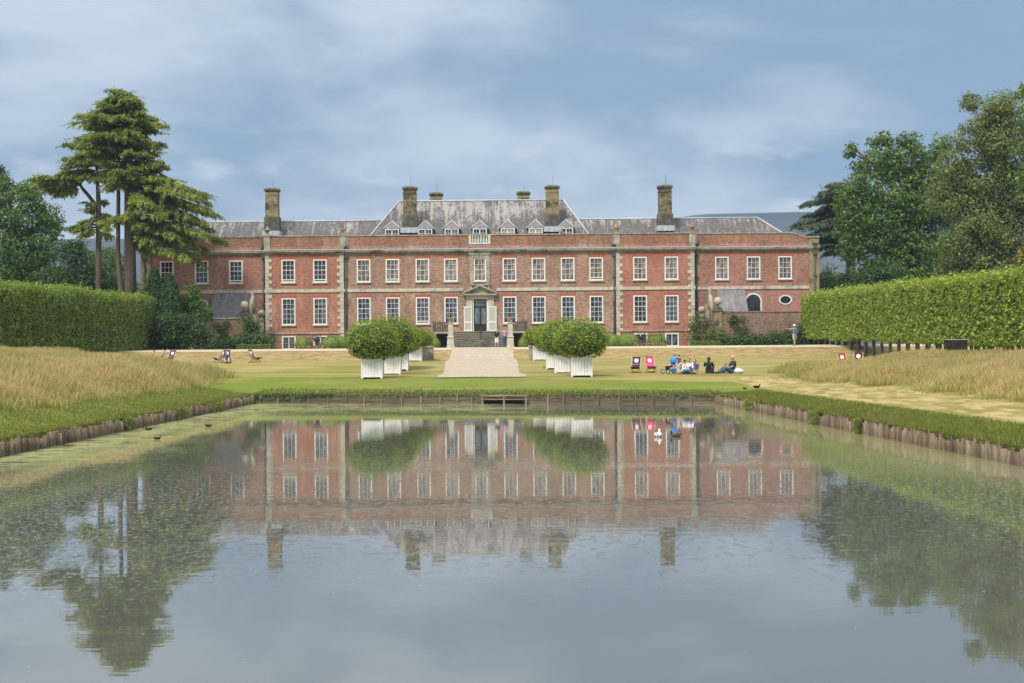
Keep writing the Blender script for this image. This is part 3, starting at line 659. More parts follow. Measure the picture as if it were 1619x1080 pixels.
# roofs
def hip(mb, x0, x1, y0, y1, z0, rx0, rx1, ry, zr):
    mb.quad((x0, y0, z0), (x1, y0, z0), (rx1, ry, zr), (rx0, ry, zr)); mb.quad((x1, y1, z0), (x0, y1, z0), (rx0, ry, zr), (rx1, ry, zr))
    mb.quad((x1, y0, z0), (x1, y1, z0), (rx1, ry, zr)); mb.quad((x0, y1, z0), (x0, y0, z0), (rx0, ry, zr))
mb = MB(); hip(mb, -11.1, 10.9, .9, 10.3, 9.55, -7.85, 8.0, 5.6, 14.14); rf = mb.build('roof', M['slate'], house)
mb = MB(); L_ = lambda a, b, r=.09: mb.tube(a, b, r, n=6)
L_((-7.85, 5.6, 14.17), (8.0, 5.6, 14.17)); L_((-11.1, .9, 9.55), (-7.85, 5.6, 14.17)); L_((10.9, .9, 9.55), (8.0, 5.6, 14.17)); mb.build('ridge_capping', M['lead'], rf)
for s, x0, x1, r0, r1 in ((-1, -30.2, -9.0, -27.0, -8.0), (1, 9.0, 29.9, 8.0, 26.6)):
    mb = MB(); hip(mb, x0, x1, 1.3 if True else 0, 8.6, 9.55, r0, r1, 4.9, 12.22); rf2 = mb.build('roof', M['slate'], house)
    mb = MB(); mb.tube((r0, 4.9, 12.25), (r1, 4.9, 12.25), .09, n=6)
    e = (r1, x1) if s > 0 else (r0, x0); mb.tube((e[0], 4.9, 12.25), (e[1], 1.3, 9.57), .09, n=6); mb.build('ridge_capping', M['lead'], rf2)
# dormers
pr = None
for i, px in enumerate((620.5, 673, 714.5, 759, 803, 847, 895)):
    x = (px - 759) / 16.8; gl = ('glass_dark', 'glass_blue', 'glass_blue', 'glass_dark', 'glass_blind', 'glass_blind', 'glass_dark')[i]
    mb = MB(); mb.box(-.62, .62, .09, 1.6, 9.7, 11.1); dm = mb.build('dormer', M['wood_dark'], house, (x, 1.3, 0))
    mb = MB(); z0, z1 = 10.45, 11.16
    mb.box(-.66, -.56, 0, .08, z0, z1); mb.box(.56, .66, 0, .08, z0, z1); mb.box(-.05, .05, 0, .08, z0, z1); mb.box(-.56, .56, 0, .08, z1 - .08, z1); mb.box(-.56, .56, 0, .08, z0, z0 + .08)
    for q in (-.31, .31): mb.box(q - .014, q + .014, .02, .06, z0, z1)
    mb.box(-.56, .56, .021, .061, 10.72, 10.75); mb.build('frame', M['white'], dm, (0, -.05, 0))
    mb = MB(); mb.quad((-.56, .07, z0), (.56, .07, z0), (.56, .07, z1), (-.56, .07, z1)); mb.build('pane', M[gl], dm, (0, -.05, 0))
    mb = MB(); A, B, C_, D_ = (-.85, -.05, 11.17), (.85, -.05, 11.17), (.85, 1.9, 11.17), (-.85, 1.9, 11.17); T, T2 = (0, .55, 11.98), (0, 2.6, 11.98)
    mb.quad(A, B, T); mb.quad(B, C_, T2, T); mb.quad(D_, A, T, T2); mb.quad(A, D_, C_, B); mb.build('roof', M['slate_plain'], dm)
    mb = MB(); mb.tube(A, T, .055, n=5); mb.tube(B, T, .055, n=5); mb.tube(T, T2, .05, n=5); mb.tube((-.92, -.05, 11.13), (-.80, -.05, 11.19), .05, n=5); mb.tube((.92, -.05, 11.13), (.8, -.05, 11.19), .05, n=5); mb.build('hip_capping', M['lead'], dm)
# chimneys
def chimney(px, y, ztop, zb, w_=1.2, body='stone_soot', base='stone_dark', low=True):
    s_ = F / (HY + y); x = (px - 809.5 + 2.0) / s_ - HX
    hw = w_ / 2; mb = MB(); zs = ztop - 2.75 if low else zb
    mb.box(-hw, hw, -hw, hw, zs, ztop - .72); mb.box(-hw - .04, hw + .04, -hw - .04, hw + .04, ztop - .72, ztop - .62); mb.box(-hw + .02, hw - .02, -hw + .02, hw - .02, ztop - .62, ztop - .42)
    for cx_, cy_ in ((-hw * .93, -hw * .93), (hw * .93, -hw * .93)): mb.box(cx_ - .05, cx_ + .05, cy_ - .05, cy_ + .05, zs, ztop - .72)
    ch = mb.build('chimney', M[body], house, (x, y, 0))
    mb = MB(); h2 = hw * 1.41
    mb.lathe([(h2, ztop - .42), (h2 * 1.12, ztop - .32), (h2 * 1.22, ztop - .2), (h2 * 1.18, ztop - .1), (h2 * .8, ztop - .02), (h2 * .6, ztop)], (0, 0, 0), 4, False, True); mb.build('cap', M['stone_soot'], ch)
    if low:
        mb = MB(); mb.box(-hw - .12, hw + .12, -hw - .12, hw + .12, zb + .3, zs); mb.build('base', M[base], ch)
        mb = MB(); mb.box(-hw - .25, hw + .22, -hw - .5, hw + .2, zb - .2, zb + .3); mb.build('flashing', M['lead'], ch)
    mb = MB(); mb.tube((.08, 0, ztop - .1), (.08, 0, ztop + .95), .014, n=4); mb.build('lightning_rod', M['iron'], ch)
chimney(430.5, 2.3, 15.2, 10.8, 1.18, 'stone_yellow'); chimney(648, 2.3, 15.25, 11.0); chimney(873, 2.3, 15.25, 11.0, 1.2, 'stone_yellow'); chimney(1051, 2.3, 15.2, 11.0, 1.2, 'stone_soot')
chimney(689.5, 8.5, 15.25, 13.4, 1.15, 'stone_yellow', low=False); chimney(827.5, 8.5, 15.3, 13.4, 1.15, 'stone_yellow', low=False)
# lean-to slate roofs on the wings
for a, b in ((-24.9, -21.5), (22.1, 24.72)):
    mb = MB(); mb.prism([(a, 0), (b, 0), (b, .1), (a, .1)], 0, .01) if False else None
    mb = MB(); p = [(a, .58, 5.22), (b, .58, 5.22), (b, -2.2, 2.6), (a, -2.2, 2.6)]
    mb.quad(p[3], p[2], p[1], p[0]); mb.quad(*[(q[0], q[1], q[2] - .12) for q in p]); mb.quad(p[3], (p[3][0], p[3][1], p[3][2] - .12), (p[2][0], p[2][1], p[2][2] - .12), p[2])
    for xx in (a, b): mb.quad((xx, .58, 5.22), (xx, .58, 5.1), (xx, -2.2, 2.48), (xx, -2.2, 2.6))
    lo = mb.build('lean_to_roof', M['slate_plain'], house); mb = MB(); mb.box(a + .1, b - .1, -2.0, .5, -.2, 2.55); mb.build('wall', M['brick_wing'], lo)
# entrance steps and balustraded landing
mb = MB(); ns = 9
for i in range(ns):
    z1 = 1.48 - i * 1.48 / ns; mb.box(-2.75, 2.75, -1.3 - (i + 1) * .34, -1.3 - i * .34 + .02, -.2, z1 - .045)
stp = mb.build('steps', M['step_riser'], house); mb = MB()
for i in range(ns):
    z1 = 1.48 - i * 1.48 / ns; mb.box(-2.78, 2.78, -1.3 - (i + 1) * .34 - .05, -1.3 - i * .34 - .01, z1 - .045, z1)
mb.build('tread', M['stone'], stp)
mb = MB(); mb.box(-4.25, 4.25, -1.31, -.004, 1.30, 1.49); mb.box(-2.76, 2.76, -1.28, -.01, -.2, 1.3); mb.build('landing', M['stone'], house)
for s in (1, -1):
    mb = MB(); a, b = sorted((s * 2.9, s * 4.25)); mb.box(a, b, -1.34, -1.12, 2.22, 2.36); mb.box(a, b, -1.3, -1.16, 1.5, 1.6)
    for i in range(6):
        x = a + .12 + i * (b - a - .24) / 5; mb.lathe([(.06, 0), (.045, .05), (.085, .2), (.04, .42), (.04, .5), (.06, .62)], (x, -1.22, 1.6), 8)
    mb.box(s * 4.25 - .12, s * 4.25 + .12, -1.36, -1.1, 1.5, 2.44); mb.build('balustrade', M['stone_dark'], house)
    mb = MB(); a2, b2 = sorted((s * 4.05, s * 4.25)); mb.box(a2, b2, -1.3, -1.0, -.2, 1.3); mb.build('pier', M['brick_centre'], house)
    mb = MB(); a3, b3 = sorted((s * 2.8, s * 4.04)); mb.box(a3, b3, -.35, -.01, -.2, 1.29); mb.build('recess_shade', M['wood_dark'], house)  # dark block stands in for the shade in the opening under the landing

# ------------------------------------------------------------------ garden walls, gate piers
def garden_wall(s, x0, x1, ztop, lab):
    r = empty('garden_wall', (HX, HY - 5.0, HZ), 0, lab, 'garden wall')
    mb = MB(); mb.box(min(s * x0, s * x1), max(s * x0, s * x1), -.2, .2, -.4, ztop - .12); mb.build('wall', M['brick_old'], r)
    mb = MB(); mb.box(min(s * x0, s * x1), max(s * x0, s * x1), -.27, .27, ztop - .12, ztop); mb.build('coping', M['brick_old'] if s > 0 else M['stone'], r)
    mb = MB(); px_ = s * (x0 - .36); mb.box(px_ - .33, px_ + .33, -.35, .35, -.3, 3.1)
    for z in (0.4, .95, 1.5, 2.05, 2.6): mb.box(px_ - .345, px_ + .345, -.365, .365, z, z + .5)
    pier = mb.build('gate_pier', M['stone_yellow'], r)
    mb = MB(); mb.box(px_ - .44, px_ + .44, -.46, .46, 3.1, 3.22); mb.box(px_ - .36, px_ + .36, -.38, .38, 3.22, 3.36); mb.lathe([(.3, 3.36), (.28, 3.44), (.12, 3.56), (.12, 3.66)], (px_, 0, 0), 12); mb.build('cap', M['stone_dark'], pier)
    mb = MB(); mb.ball((px_, 0, 4.0), .36, n=18, m=12); mb.build('ball_finial', M['stone_pale'], pier)
    # ramped return wall with scrolls running back to the house
    xr = px_ - s * .45; mb = MB(); pts = [(0.3, 0), (5.2, 0), (5.2, 3.9), (4.9, 3.9), (4.6, 3.1), (4.0, 2.4), (3.0, 2.0), (1.4, 1.9), (.9, 2.4), (.6, 3.0), (.3, 3.1)]
    k = len(pts); n0 = len(mb.v); mb.v += [(xr - .18 * 1, y, z - (.2 if z == 0 else 0)) for y, z in pts] + [(xr + .18, y, z - (.2 if z == 0 else 0)) for y, z in pts]
    mb.f += [tuple(range(n0, n0 + k)), tuple(range(n0 + 2 * k - 1, n0 + k - 1, -1))] + [(n0 + i, n0 + k + i, n0 + k + (i + 1) % k, n0 + (i + 1) % k) for i in range(k)]; mb.sm += [False] * (k + 2)
    ret = mb.build('return_wall', M['brick_old'], r)
    mb = MB()
    mb.path([(xr, .9, 2.5), (xr, .6, 3.2), (xr - s * .05, .55, 3.9), (xr - s * .1, .9, 4.4), (xr - s * .15, 1.4, 4.9)], [.2, .22, .2, .2, .14], 8)
    mb.box(xr - .25, xr + .25, 2.6, 3.2, 2.0, 3.2); mb.lathe([(.22, 0), (.2, .6), (.24, 1.2), (.12, 1.5), (.16, 1.7), (.14, 1.95)], (xr - s * .1, 1.2, 3.3), 10); mb.build('scroll', M['stone'], ret)
    mb = MB(); mb.ball((xr - s * .62, 3.2, 3.3), .33, n=14, m=10); mb.lathe([(.2, 2.5), (.26, 2.7), (.1, 2.9), (.1, 3.0)], (xr - s * .62, 3.2, 0), 10); mb.box(xr - s * .62 - .2, xr - s * .62 + .2, 3.0, 3.4, -.2, 2.5)
    mb.build('ball_finial', M['stone'], ret); return r
garden_wall(1, 21.85, 31.4, 3.08, 'old brick garden wall with ball topped gate pier right of the house steps')
garden_wall(-1, 21.5, 28.0, 2.86, 'old brick garden wall with ball topped gate pier behind the left deckchairs')

# ------------------------------------------------------------------ vegetation builders
def put_leaves(name, verts, mat_, parent=None, loc=(0, 0, 0)):
    me = np_mesh(name, verts, 4, mat_); o = bpy.data.objects.new(name, me); link(o); o.parent = parent; o.location = loc; return o
def crown_leaves(rng, lobes, leaf, dens=1.0, sub=1.0, flat_=.8, fill=.25):
    """lobes: (cx,cy,cz, rx,ry,rz); each is covered with smaller clumps of leaves, so that gaps and lumps appear"""
    out = []
    for (cx, cy, cz, rx, ry, rz) in lobes:
        r0 = (rx * ry * rz) ** (1 / 3); cr = max(.55, .26 * r0 + .35) * sub
        nc = int(9.5 * (rx * ry + rx * rz + ry * rz) / 3 / cr ** 2 * .75) + 8
        dirs = sph(rng, nc); dirs[:, 2] = dirs[:, 2] * .9 + .08
        rad = rng.uniform(.62, 1.02, nc)[:, None]; inn = rng.random(nc) < fill; rad[inn] *= rng.uniform(.2, .8, (inn.sum(), 1))
        C_ = np.array([cx, cy, cz]) + dirs * rad * np.array([rx, ry, rz])
        for c, dv in zip(C_, dirs):
            r = cr * rng.uniform(.55, 1.15); nl = int(dens * 4 * math.pi * r * r * 1.15 / leaf ** 2 * .42)
            u = sph(rng, nl); rr = rng.uniform(.2, 1.0, nl)[:, None] ** .6
            P = c + u * rr * r * np.array([1.1, 1.1, flat_]); Nn = u * .8 + dv * .5 + np.array([0, 0, .55])
            out.append(leaf_verts(rng, P, Nn, leaf, .8))
    return np.concatenate(out)
def tree_from(name, seed, D, lobes_px, trunk, leaf, mat_, bark, label, cat, group=None, dens=1.0, sub=1.0, dep=.75, limbs=True):
    """lobes_px: (px,py,rx_px,ry_px[,dy]); trunk: (px, base px y, top py, r)"""
    rng = np.random.default_rng(seed); s_ = D / F
    tx = at(trunk[0], trunk[1], D); zg = gz(tx.x, tx.y); root = empty(name, (tx.x, tx.y, zg), 0, label, cat, group)
    lobes = []
    for L in lobes_px:
        p = at(L[0], L[1], D); dy = L[4] * s_ if len(L) > 4 else rng.uniform(-.3, .3) * L[2] * s_
        lobes.append((p.x - tx.x, dy, p.z - zg, L[2] * s_, L[2] * s_ * dep, L[3] * s_))
    put_leaves('crown', crown_leaves(rng, lobes, leaf, dens, sub), M[mat_], root)
    top = at(trunk[0], trunk[2], D).z - zg; r = trunk[3]; mb = MB()
    mb.path([(0, 0, -.3), (0, 0, .4), (rng.uniform(-.2, .2), 0, top * .35), (rng.uniform(-.4, .4), .2, top * .7), (0, 0, top)], [r * 1.5, r, r * .85, r * .55, r * .15], 10)
    if limbs:
        for (x, y, z, rx, ry, rz) in lobes:
            z0 = max(min(z - abs(x) * .6 - rz * .5, top * .85), top * .18); mb.path([(0, 0, z0), (x * .45, y * .45, z0 + (z - z0) * .55), (x, y, z)], [r * .4, r * .24, r * .05], 6)
            for _ in range(3):
                u = sph(rng, 1)[0]; mb.path([(x * .6, y * .6, z0 + (z - z0) * .65), (x + u[0] * rx * .85, y + u[1] * ry * .8, z + abs(u[2]) * rz * .8)], [r * .14, r * .03], 5)
    mb.build('trunk', M[bark], root); return root

# ------------------------------------------------------------------ pleached lime rows
def lime_crown(seed, L=2.9, Wd=2.3, H=3.7, mat_='leaf_lime'):
    rng = np.random.default_rng(seed); out = []; hx, hy, hz = Wd / 2, L / 2, H / 2
    faces = [((1, 0, 0), L * H), ((-1, 0, 0), L * H), ((0, 0, 1), L * Wd), ((0, 1, 0), Wd * H), ((0, -1, 0), Wd * H), ((0, 0, -1), L * Wd * .4)]
    for nrm, area in faces:
        n = int(area * 78); P = rng.uniform(-1, 1, (n, 3)) * np.array([hx, hy, hz]); a = np.array(nrm, float)
        k = np.abs(a).argmax(); q = rng.random(n) ** 1.6 * .35
        lump = .17 * np.sin(P[:, 1] * 4.1 + P[:, 2] * 2.3 + seed) * np.sin(P[:, 2] * 3.7 + P[:, 0] * 2.9 - seed) + .07 * np.sin(P[:, 1] * 9 + P[:, 2] * 8)
        P[:, k] = a[k] * (np.array([hx, hy, hz])[k] - q + lump)
        if nrm == (0, 0, 1): P[:, 2] += np.abs(rng.normal(0, .13, n))
        P = P[np.sin(P[:, 1] * 5.3 + seed) * np.sin(P[:, 2] * 4.9 + P[:, 0] * 3) + .35 * rng.normal(0, 1, n) < .95]; n = len(P)
        out.append(leaf_verts(rng, P, np.tile(a * 1.0 + np.array([0, 0, .55]), (n, 1)), .17, .85, .75))
    return np_mesh('crown', np.concatenate(out), 4, M[mat_])
ORD = 'first second third fourth fifth sixth seventh eighth ninth tenth eleventh twelfth thirteenth fourteenth fifteenth sixteenth seventeenth eighteenth nineteenth twentieth'.split() + ['twenty-' + q for q in 'first second third fourth fifth sixth seventh eighth ninth'.split()]
def lime_row(xa, ya, xb, yb, ztop, mat_, label, group, seed, H=3.7):
    n = int(abs(yb - ya) / 2.75) + 1; ms = [lime_crown(seed + i, mat_=mat_, H=H) for i in range(4)]; zt0, zt1 = ztop
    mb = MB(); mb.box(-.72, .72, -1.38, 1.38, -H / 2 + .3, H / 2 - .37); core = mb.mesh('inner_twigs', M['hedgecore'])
    mb = MB(); mb.path([(0, 0, -.2), (0, 0, .7), (.03, .02, 1.8), (0, 0, 3.5)], [.12, .09, .085, .05], 8)
    tk = mb.mesh('trunk', M['bark_lime']); rg = random.Random(seed)
    for i in range(n):
        t = i / (n - 1); X, Y = xa + (xb - xa) * t, ya + (yb - ya) * t; z = gz(X, Y); ztop = zt0 + (zt1 - zt0) * t
        r = empty('lime_tree', (X, Y, z), 0, label + ', ' + ORD[i] + ' from the house end', 'tree', group); dz = rg.uniform(-.12, .16)
        c = inst('crown', ms[i % 4], r, (0, 0, ztop - z - H / 2 + dz), math.pi * rg.randrange(2)); c.scale = (1, 1.0, rg.uniform(.98, 1.03))
        inst('inner_twigs', core, c); t_ = inst('trunk', tk, r, (0, 0, 0), rg.uniform(0, 6)); inst('trunk', tk, r, (.75, .9, -.05), rg.uniform(0, 6)); inst('trunk', tk, r, (-.8, -.7, -.05), rg.uniform(0, 6))
lime_row(27.0, 146, 26.0, 79, (7.15, 6.40), 'leaf_lime', 'lime tree in the clipped row right of the pond', 'lime trees in the right hand clipped row', 11, 3.75)
lime_row(-31.3, 139.5, -33.6, 98, (7.2, 7.05), 'leaf_lime2', 'lime tree in the clipped row left of the pond', 'lime trees in the left hand clipped row', 51, 4.35)

# ------------------------------------------------------------------ big trees
tree_from('oak_tree', 5, 168, [(1410, 262, 62, 42), (1468, 268, 46, 45), (1365, 300, 40, 40), (1400, 330, 70, 50), (1455, 330, 55, 55), (1355, 355, 38, 36), (1395, 390, 60, 42), (1450, 400, 60, 40), (1345, 398, 26, 20), (1480, 330, 45, 50), (1490, 400, 45, 45), (1420, 430, 60, 26), (1480, 440, 40, 24), (1345, 240, 12, 12), (1395, 222, 20, 14), (1440, 224, 22, 16), (1490, 232, 20, 20)],
          (1448, 455, 250, .75), .36, 'leaf_oak', 'bark', 'round crowned dark green oak between the blue cedar and the tall birch', 'tree')
tree_from('birch_tree', 6, 140, [(1582, 180, 40, 36), (1555, 225, 48, 42), (1600, 235, 46, 60), (1515, 262, 34, 36), (1560, 290, 62, 52), (1625, 300, 60, 60), (1505, 318, 36, 36), (1540, 360, 52, 46), (1600, 380, 60, 56), (1510, 395, 30, 30), (1535, 165, 14, 16), (1560, 420, 60, 26), (1612, 430, 40, 24), (1520, 430, 40, 24), (1590, 330, 60, 50), (1540, 310, 40, 40)],
          (1575, 462, 190, .28), .25, 'leaf_birch', 'bark_pale', 'tall olive green birch with pale trunk rising behind the right lime row', 'tree', dens=1.25)
tree_from('oak_tree', 8, 128, [(1650, 190, 44, 52), (1665, 280, 50, 60), (1622, 148, 14, 16)], (1665, 465, 180, .5), .32, 'leaf_oak', 'bark', 'dark tree cut off by the right edge beyond the birch', 'tree')
tree_from('yew_tree', 9, 84, [(1640, 425, 32, 30), (1628, 405, 18, 18), (1645, 470, 34, 30)], (1645, 550, 410, .25), .18, 'leaf_gold', 'bark', 'golden yellow yew at the right edge above the lime row', 'tree')
tree_from('conifer_tree', 10, 158, [(1320, 440, 32, 22), (1360, 446, 34, 24), (1298, 458, 16, 14), (1400, 440, 30, 26), (1385, 425, 20, 16)], (1345, 470, 420, .3), .3, 'leaf_dark', 'bark', 'low spreading dark conifer at the right end of the house', 'tree', dep=.6)
tree_from('broadleaf_tree', 12, 172, [(30, 340, 52, 48), (70, 350, 28, 30), (20, 400, 60, 50), (72, 395, 34, 40), (-20, 330, 40, 50), (45, 305, 24, 20), (5, 440, 60, 30), (70, 440, 40, 26), (8, 300, 22, 22)], (20, 470, 310, .5), .34, 'leaf_left', 'bark', 'leafy mid green broadleaf tree at the left edge behind the lime row', 'tree')
tree_from('pine_tree', 13, 176, [(-6, 290, 18, 20), (-20, 320, 20, 24), (2, 272, 8, 8)], (-8, 470, 275, .3), .28, 'leaf_dark', 'bark', 'dark pine tip at the far left edge above the broadleaf tree', 'tree')
tree_from('yew_tree', 14, 166, [(115, 410, 34, 28), (150, 425, 28, 24), (95, 440, 40, 22), (135, 452, 50, 22), (118, 392, 22, 14), (170, 445, 20, 24)], (120, 475, 395, .35), .28, 'leaf_dark', 'bark', 'low dark round yew left of the cedar trunks', 'tree')
tree_from('thorn_tree', 15, 178, [(170, 405, 24, 16), (180, 425, 24, 20), (195, 445, 18, 20), (165, 450, 30, 20)], (178, 475, 400, .2), .26, 'leaf_left', 'bark', 'small light green tree glimpsed between the cedar trunks', 'tree')
tree_from('broadleaf_tree', 17, 230, [(1330, 452, 60, 16), (1440, 450, 60, 20), (1550, 450, 70, 22)], (1440, 470, 440, .4), .45, 'leaf_dark', 'bark', 'dark distant tree low behind the oak trunk', 'tree')
tree_from('broadleaf_tree', 18, 230, [(-10, 455, 60, 20), (90, 455, 60, 18), (190, 458, 40, 16)], (60, 470, 445, .4), .45, 'leaf_dark', 'bark', 'dark distant tree low behind the left lime row', 'tree')

def cedar(name, seed, D, stems, boughs, mat_, label, leafs=.25, crown_top=None):
    """stems: list of px polylines [(px,py,r)...]; boughs: (px0,py0, px1,py1, dy, width) foliage-bearing branches"""
    rng = np.random.default_rng(seed); s_ = D / F
    b0 = at(stems[0][0][0], stems[0][0][1], D); zg = gz(b0.x, b0.y); root = empty(name, (b0.x, b0.y, zg), 0, label, 'tree')
    def L(px, py, dy=0): p = at(px, py, D); return np.array([p.x - b0.x, dy, p.z - zg])
    for st in stems:
        mb = MB(); pts = [L(a, b) + np.array([0, rng.uniform(-.1, .1), 0]) for a, b, _ in st]; pts[0][2] = min(pts[0][2], -.3) if st is stems[0] or st[0][1] > 460 else pts[0][2]
        mb.path(pts, [c for *_, c in st], 10); mb.build('trunk', M['bark'], root)
    mb = MB(); P_, N_ = [], []
    for (x0, y0, x1, y1, dy, wd) in boughs:
        A = L(x0, y0, 0); B = L(x1, y1, dy); ln = np.linalg.norm(B - A); mid = (A + B) / 2 + np.array([0, 0, ln * .07])
        mb.path([A, mid, B], [.05 + ln * .016, .03 + ln * .01, .02], 5)
        dirv = unit((B - A)[None])[0]; side = unit(np.cross(dirv, np.array([0, 0, 1.]))[None])[0]
        for _ in range(3 + int(ln)):          # loose sprigs reaching past and hanging from the bough end
            c0 = A + (B - A) * rng.uniform(.55, 1.0); dv_ = unit((dirv + side * rng.uniform(-.9, .9) + np.array([0, 0, rng.uniform(-.35, .15)]))[None])[0]
            k = 26; u = rng.random(k)[:, None]; ls = rng.uniform(.5, 1.25); Q = c0 + dv_ * ls * u + rng.normal(0, .055, (k, 3)); Q[:, 2] -= u[:, 0] ** 2 * .22
            P_.append(Q); N_.append(unit(dv_ + rng.normal(0, .3, (k, 3))))
        nsp = int(ln / .32) + 4
        for i in range(nsp):
            t = .22 + .8 * (i + rng.random()) / nsp
            c = (1 - t) ** 2 * A + 2 * t * (1 - t) * mid + t * t * B
            half = wd * .66 * (.3 + .7 * math.sin(math.pi * min(t, 1) ** .8)) * rng.uniform(.6, 1.2)
            for sd_ in (-1, 1):
                if rng.random() < .42: continue
                hv = half * rng.uniform(.5, 1.55); tip = c + side * sd_ * hv + dirv * hv * rng.uniform(.5, 1.1) - np.array([0, 0, hv * rng.uniform(.1, .45)])
                k = int(hv / .014) + 14; u = rng.random(k)[:, None] ** .8; ax_ = tip - c
                Q = c + ax_ * u + rng.normal(0, .10, (k, 3)) * np.array([1, 1, .9]); Q[:, 2] -= (u[:, 0] ** 2) * .22
                T_ = unit(ax_ + rng.normal(0, .35, (k, 3)) * np.linalg.norm(ax_) + np.array([0, 0, -.25]) * u); P_.append(Q); N_.append(T_)
    mb.build('branches', M['bark'], root)
    P = np.concatenate(P_); N2 = np.concatenate(N_)
    n = len(P); upv = unit(np.array([0, -.15, 1.]) + rng.normal(0, .35, (n, 3))); wv = unit(np.cross(N2, upv)); ln_ = (leafs * rng.uniform(.6, 1.4, n))[:, None]; wd_ = ln_ * .20
    put_leaves('crown', np.stack([P - N2 * ln_ * .5, P - wv * wd_, P + N2 * ln_ * .5 - np.array([0, 0, .06]), P + wv * wd_], 1), M[mat_], root); return root
def auto_boughs(seed, stem_x, levels):
    """levels: (py, left px, right px, count, droop px)"""
    rg = random.Random(seed); out = []
    for py, lx, rx, cnt, droop in levels:
        for i in range(cnt):
            f = (i + .5) / cnt * 2 - 1 + rg.uniform(-.12, .12); f = max(-1, min(1, f)); reach = (stem_x - lx) if f < 0 else (rx - stem_x)
            x1 = stem_x + f * reach; dy = math.sqrt(max(0, 1 - f * f)) * rg.choice((-1, 1)) * rg.uniform(.45, .95) * (rx - lx) / 2 / 17.5
            j = rg.uniform(-10, 9); out.append((stem_x + rg.uniform(-3, 3), py + 6 + j, x1, py + abs(f) * droop + j + rg.uniform(-4, 4), dy, rg.uniform(.8, 1.35)))
    return out
lv = [(150, 165, 212, 7, 8), (160, 152, 226, 9, 8), (172, 140, 240, 10, 6), (184, 124, 262, 12, 2), (196, 112, 250, 12, 4), (210, 114, 240, 12, 8), (222, 118, 254, 11, 4), (236, 128, 258, 11, 2), (250, 140, 272, 9, 6),
      (264, 165, 280, 9, 6), (280, 175, 290, 9, 6)]
bo = auto_boughs(21, 200, lv)
rg = random.Random(5)
for (x1, y1) in [(300, 298), (328, 308), (318, 330), (332, 333), (300, 345), (335, 356), (322, 372), (348, 383), (310, 392), (300, 405), (285, 320), (270, 345), (290, 372), (262, 385), (250, 330), (245, 360), (322, 318), (275, 300), (312, 410), (280, 398)]:
    for dy in (rg.uniform(-4.5, -1), rg.uniform(0, 4)): bo.append((206, y1 - (x1 - 206) * .15 - rg.uniform(3, 24), x1 + rg.uniform(-6, 3), y1 + rg.uniform(-5, 5), dy, rg.uniform(1.0, 1.6)))
for (x1, y1) in [(180, 300), (170, 285), (228, 395), (215, 345), (188, 350), (230, 310), (178, 352)]: bo.append((204, y1 - 10, x1, y1, rg.uniform(-3, 3), 1.0))
cedar('cedar_tree', 31, 146, [[(206, 468, .62), (206, 400, .5), (204, 320, .42), (203, 240, .3), (200, 150, .06)], [(203, 462, .32), (190, 440, .24), (187, 400, .2), (187, 300, .17), (189, 200, .06)]], bo, 'leaf_cedar', 'tall layered cedar with two bare stems in front of the left end of the house')
bo = auto_boughs(22, 154, [(246, 92, 182, 8, 4), (258, 84, 185, 9, 6), (272, 72, 180, 9, 8), (236, 100, 178, 7, 3)])
for (x1, y1) in [(60, 288), (66, 296), (78, 300), (90, 305), (100, 283), (112, 268), (70, 278), (84, 285), (95, 292)]:
    for dy in (rg.uniform(-2.5, 0), rg.uniform(0, 2.5)): bo.append((128, 292, x1 + rg.uniform(-4, 4), y1 + rg.uniform(-3, 3), dy, rg.uniform(.7, 1.1)))
for (x1, y1) in [(100, 358), (112, 362), (130, 352), (172, 352), (178, 362), (165, 370), (140, 366), (125, 370), (148, 345), (160, 348), (170, 340)]: bo.append((155, y1 - 2, x1, y1, rg.uniform(-2.4, 2.4), .8))
for (x1, y1) in [(136, 330), (142, 322), (165, 318), (150, 326)]: bo.append((155, y1 + 4, x1, y1, rg.uniform(-1, 1), .5))
cedar('cedar_tree', 32, 152, [[(156, 470, .30), (156, 400, .27), (156, 320, .23), (152, 240, .05)], [(152, 326, .2), (142, 312, .17), (130, 298, .15), (120, 280, .08)]], bo, 'leaf_cedar', 'smaller one stemmed cedar with a bent bough left of the tall cedar')
bo = []
for (x1, y1) in [(1262, 352), (1258, 360), (1270, 322), (1275, 338), (1285, 316), (1300, 300), (1268, 372), (1280, 384), (1300, 395), (1312, 398), (1290, 345), (1296, 330), (1320, 325), (1330, 345), (1320, 375), (1300, 365), (1340, 360), (1335, 390), (1322, 306)]:
    for dy in (rg.uniform(-3.5, 0), rg.uniform(0, 3.5)): bo.append((1345, y1 - 6, x1 + rg.uniform(-4, 4), y1 + rg.uniform(-4, 4), dy, rg.uniform(.7, 1.3)))
cedar('blue_cedar_tree', 33, 176, [[(1345, 470, .6), (1345, 400, .5), (1348, 330, .3), (1350, 285, .06)], [(1316, 340, .1), (1304, 312, .07), (1296, 290, .03)]], bo, 'leaf_bluecedar', 'grey green cedar with flat boughs reaching past the right end of the roof')

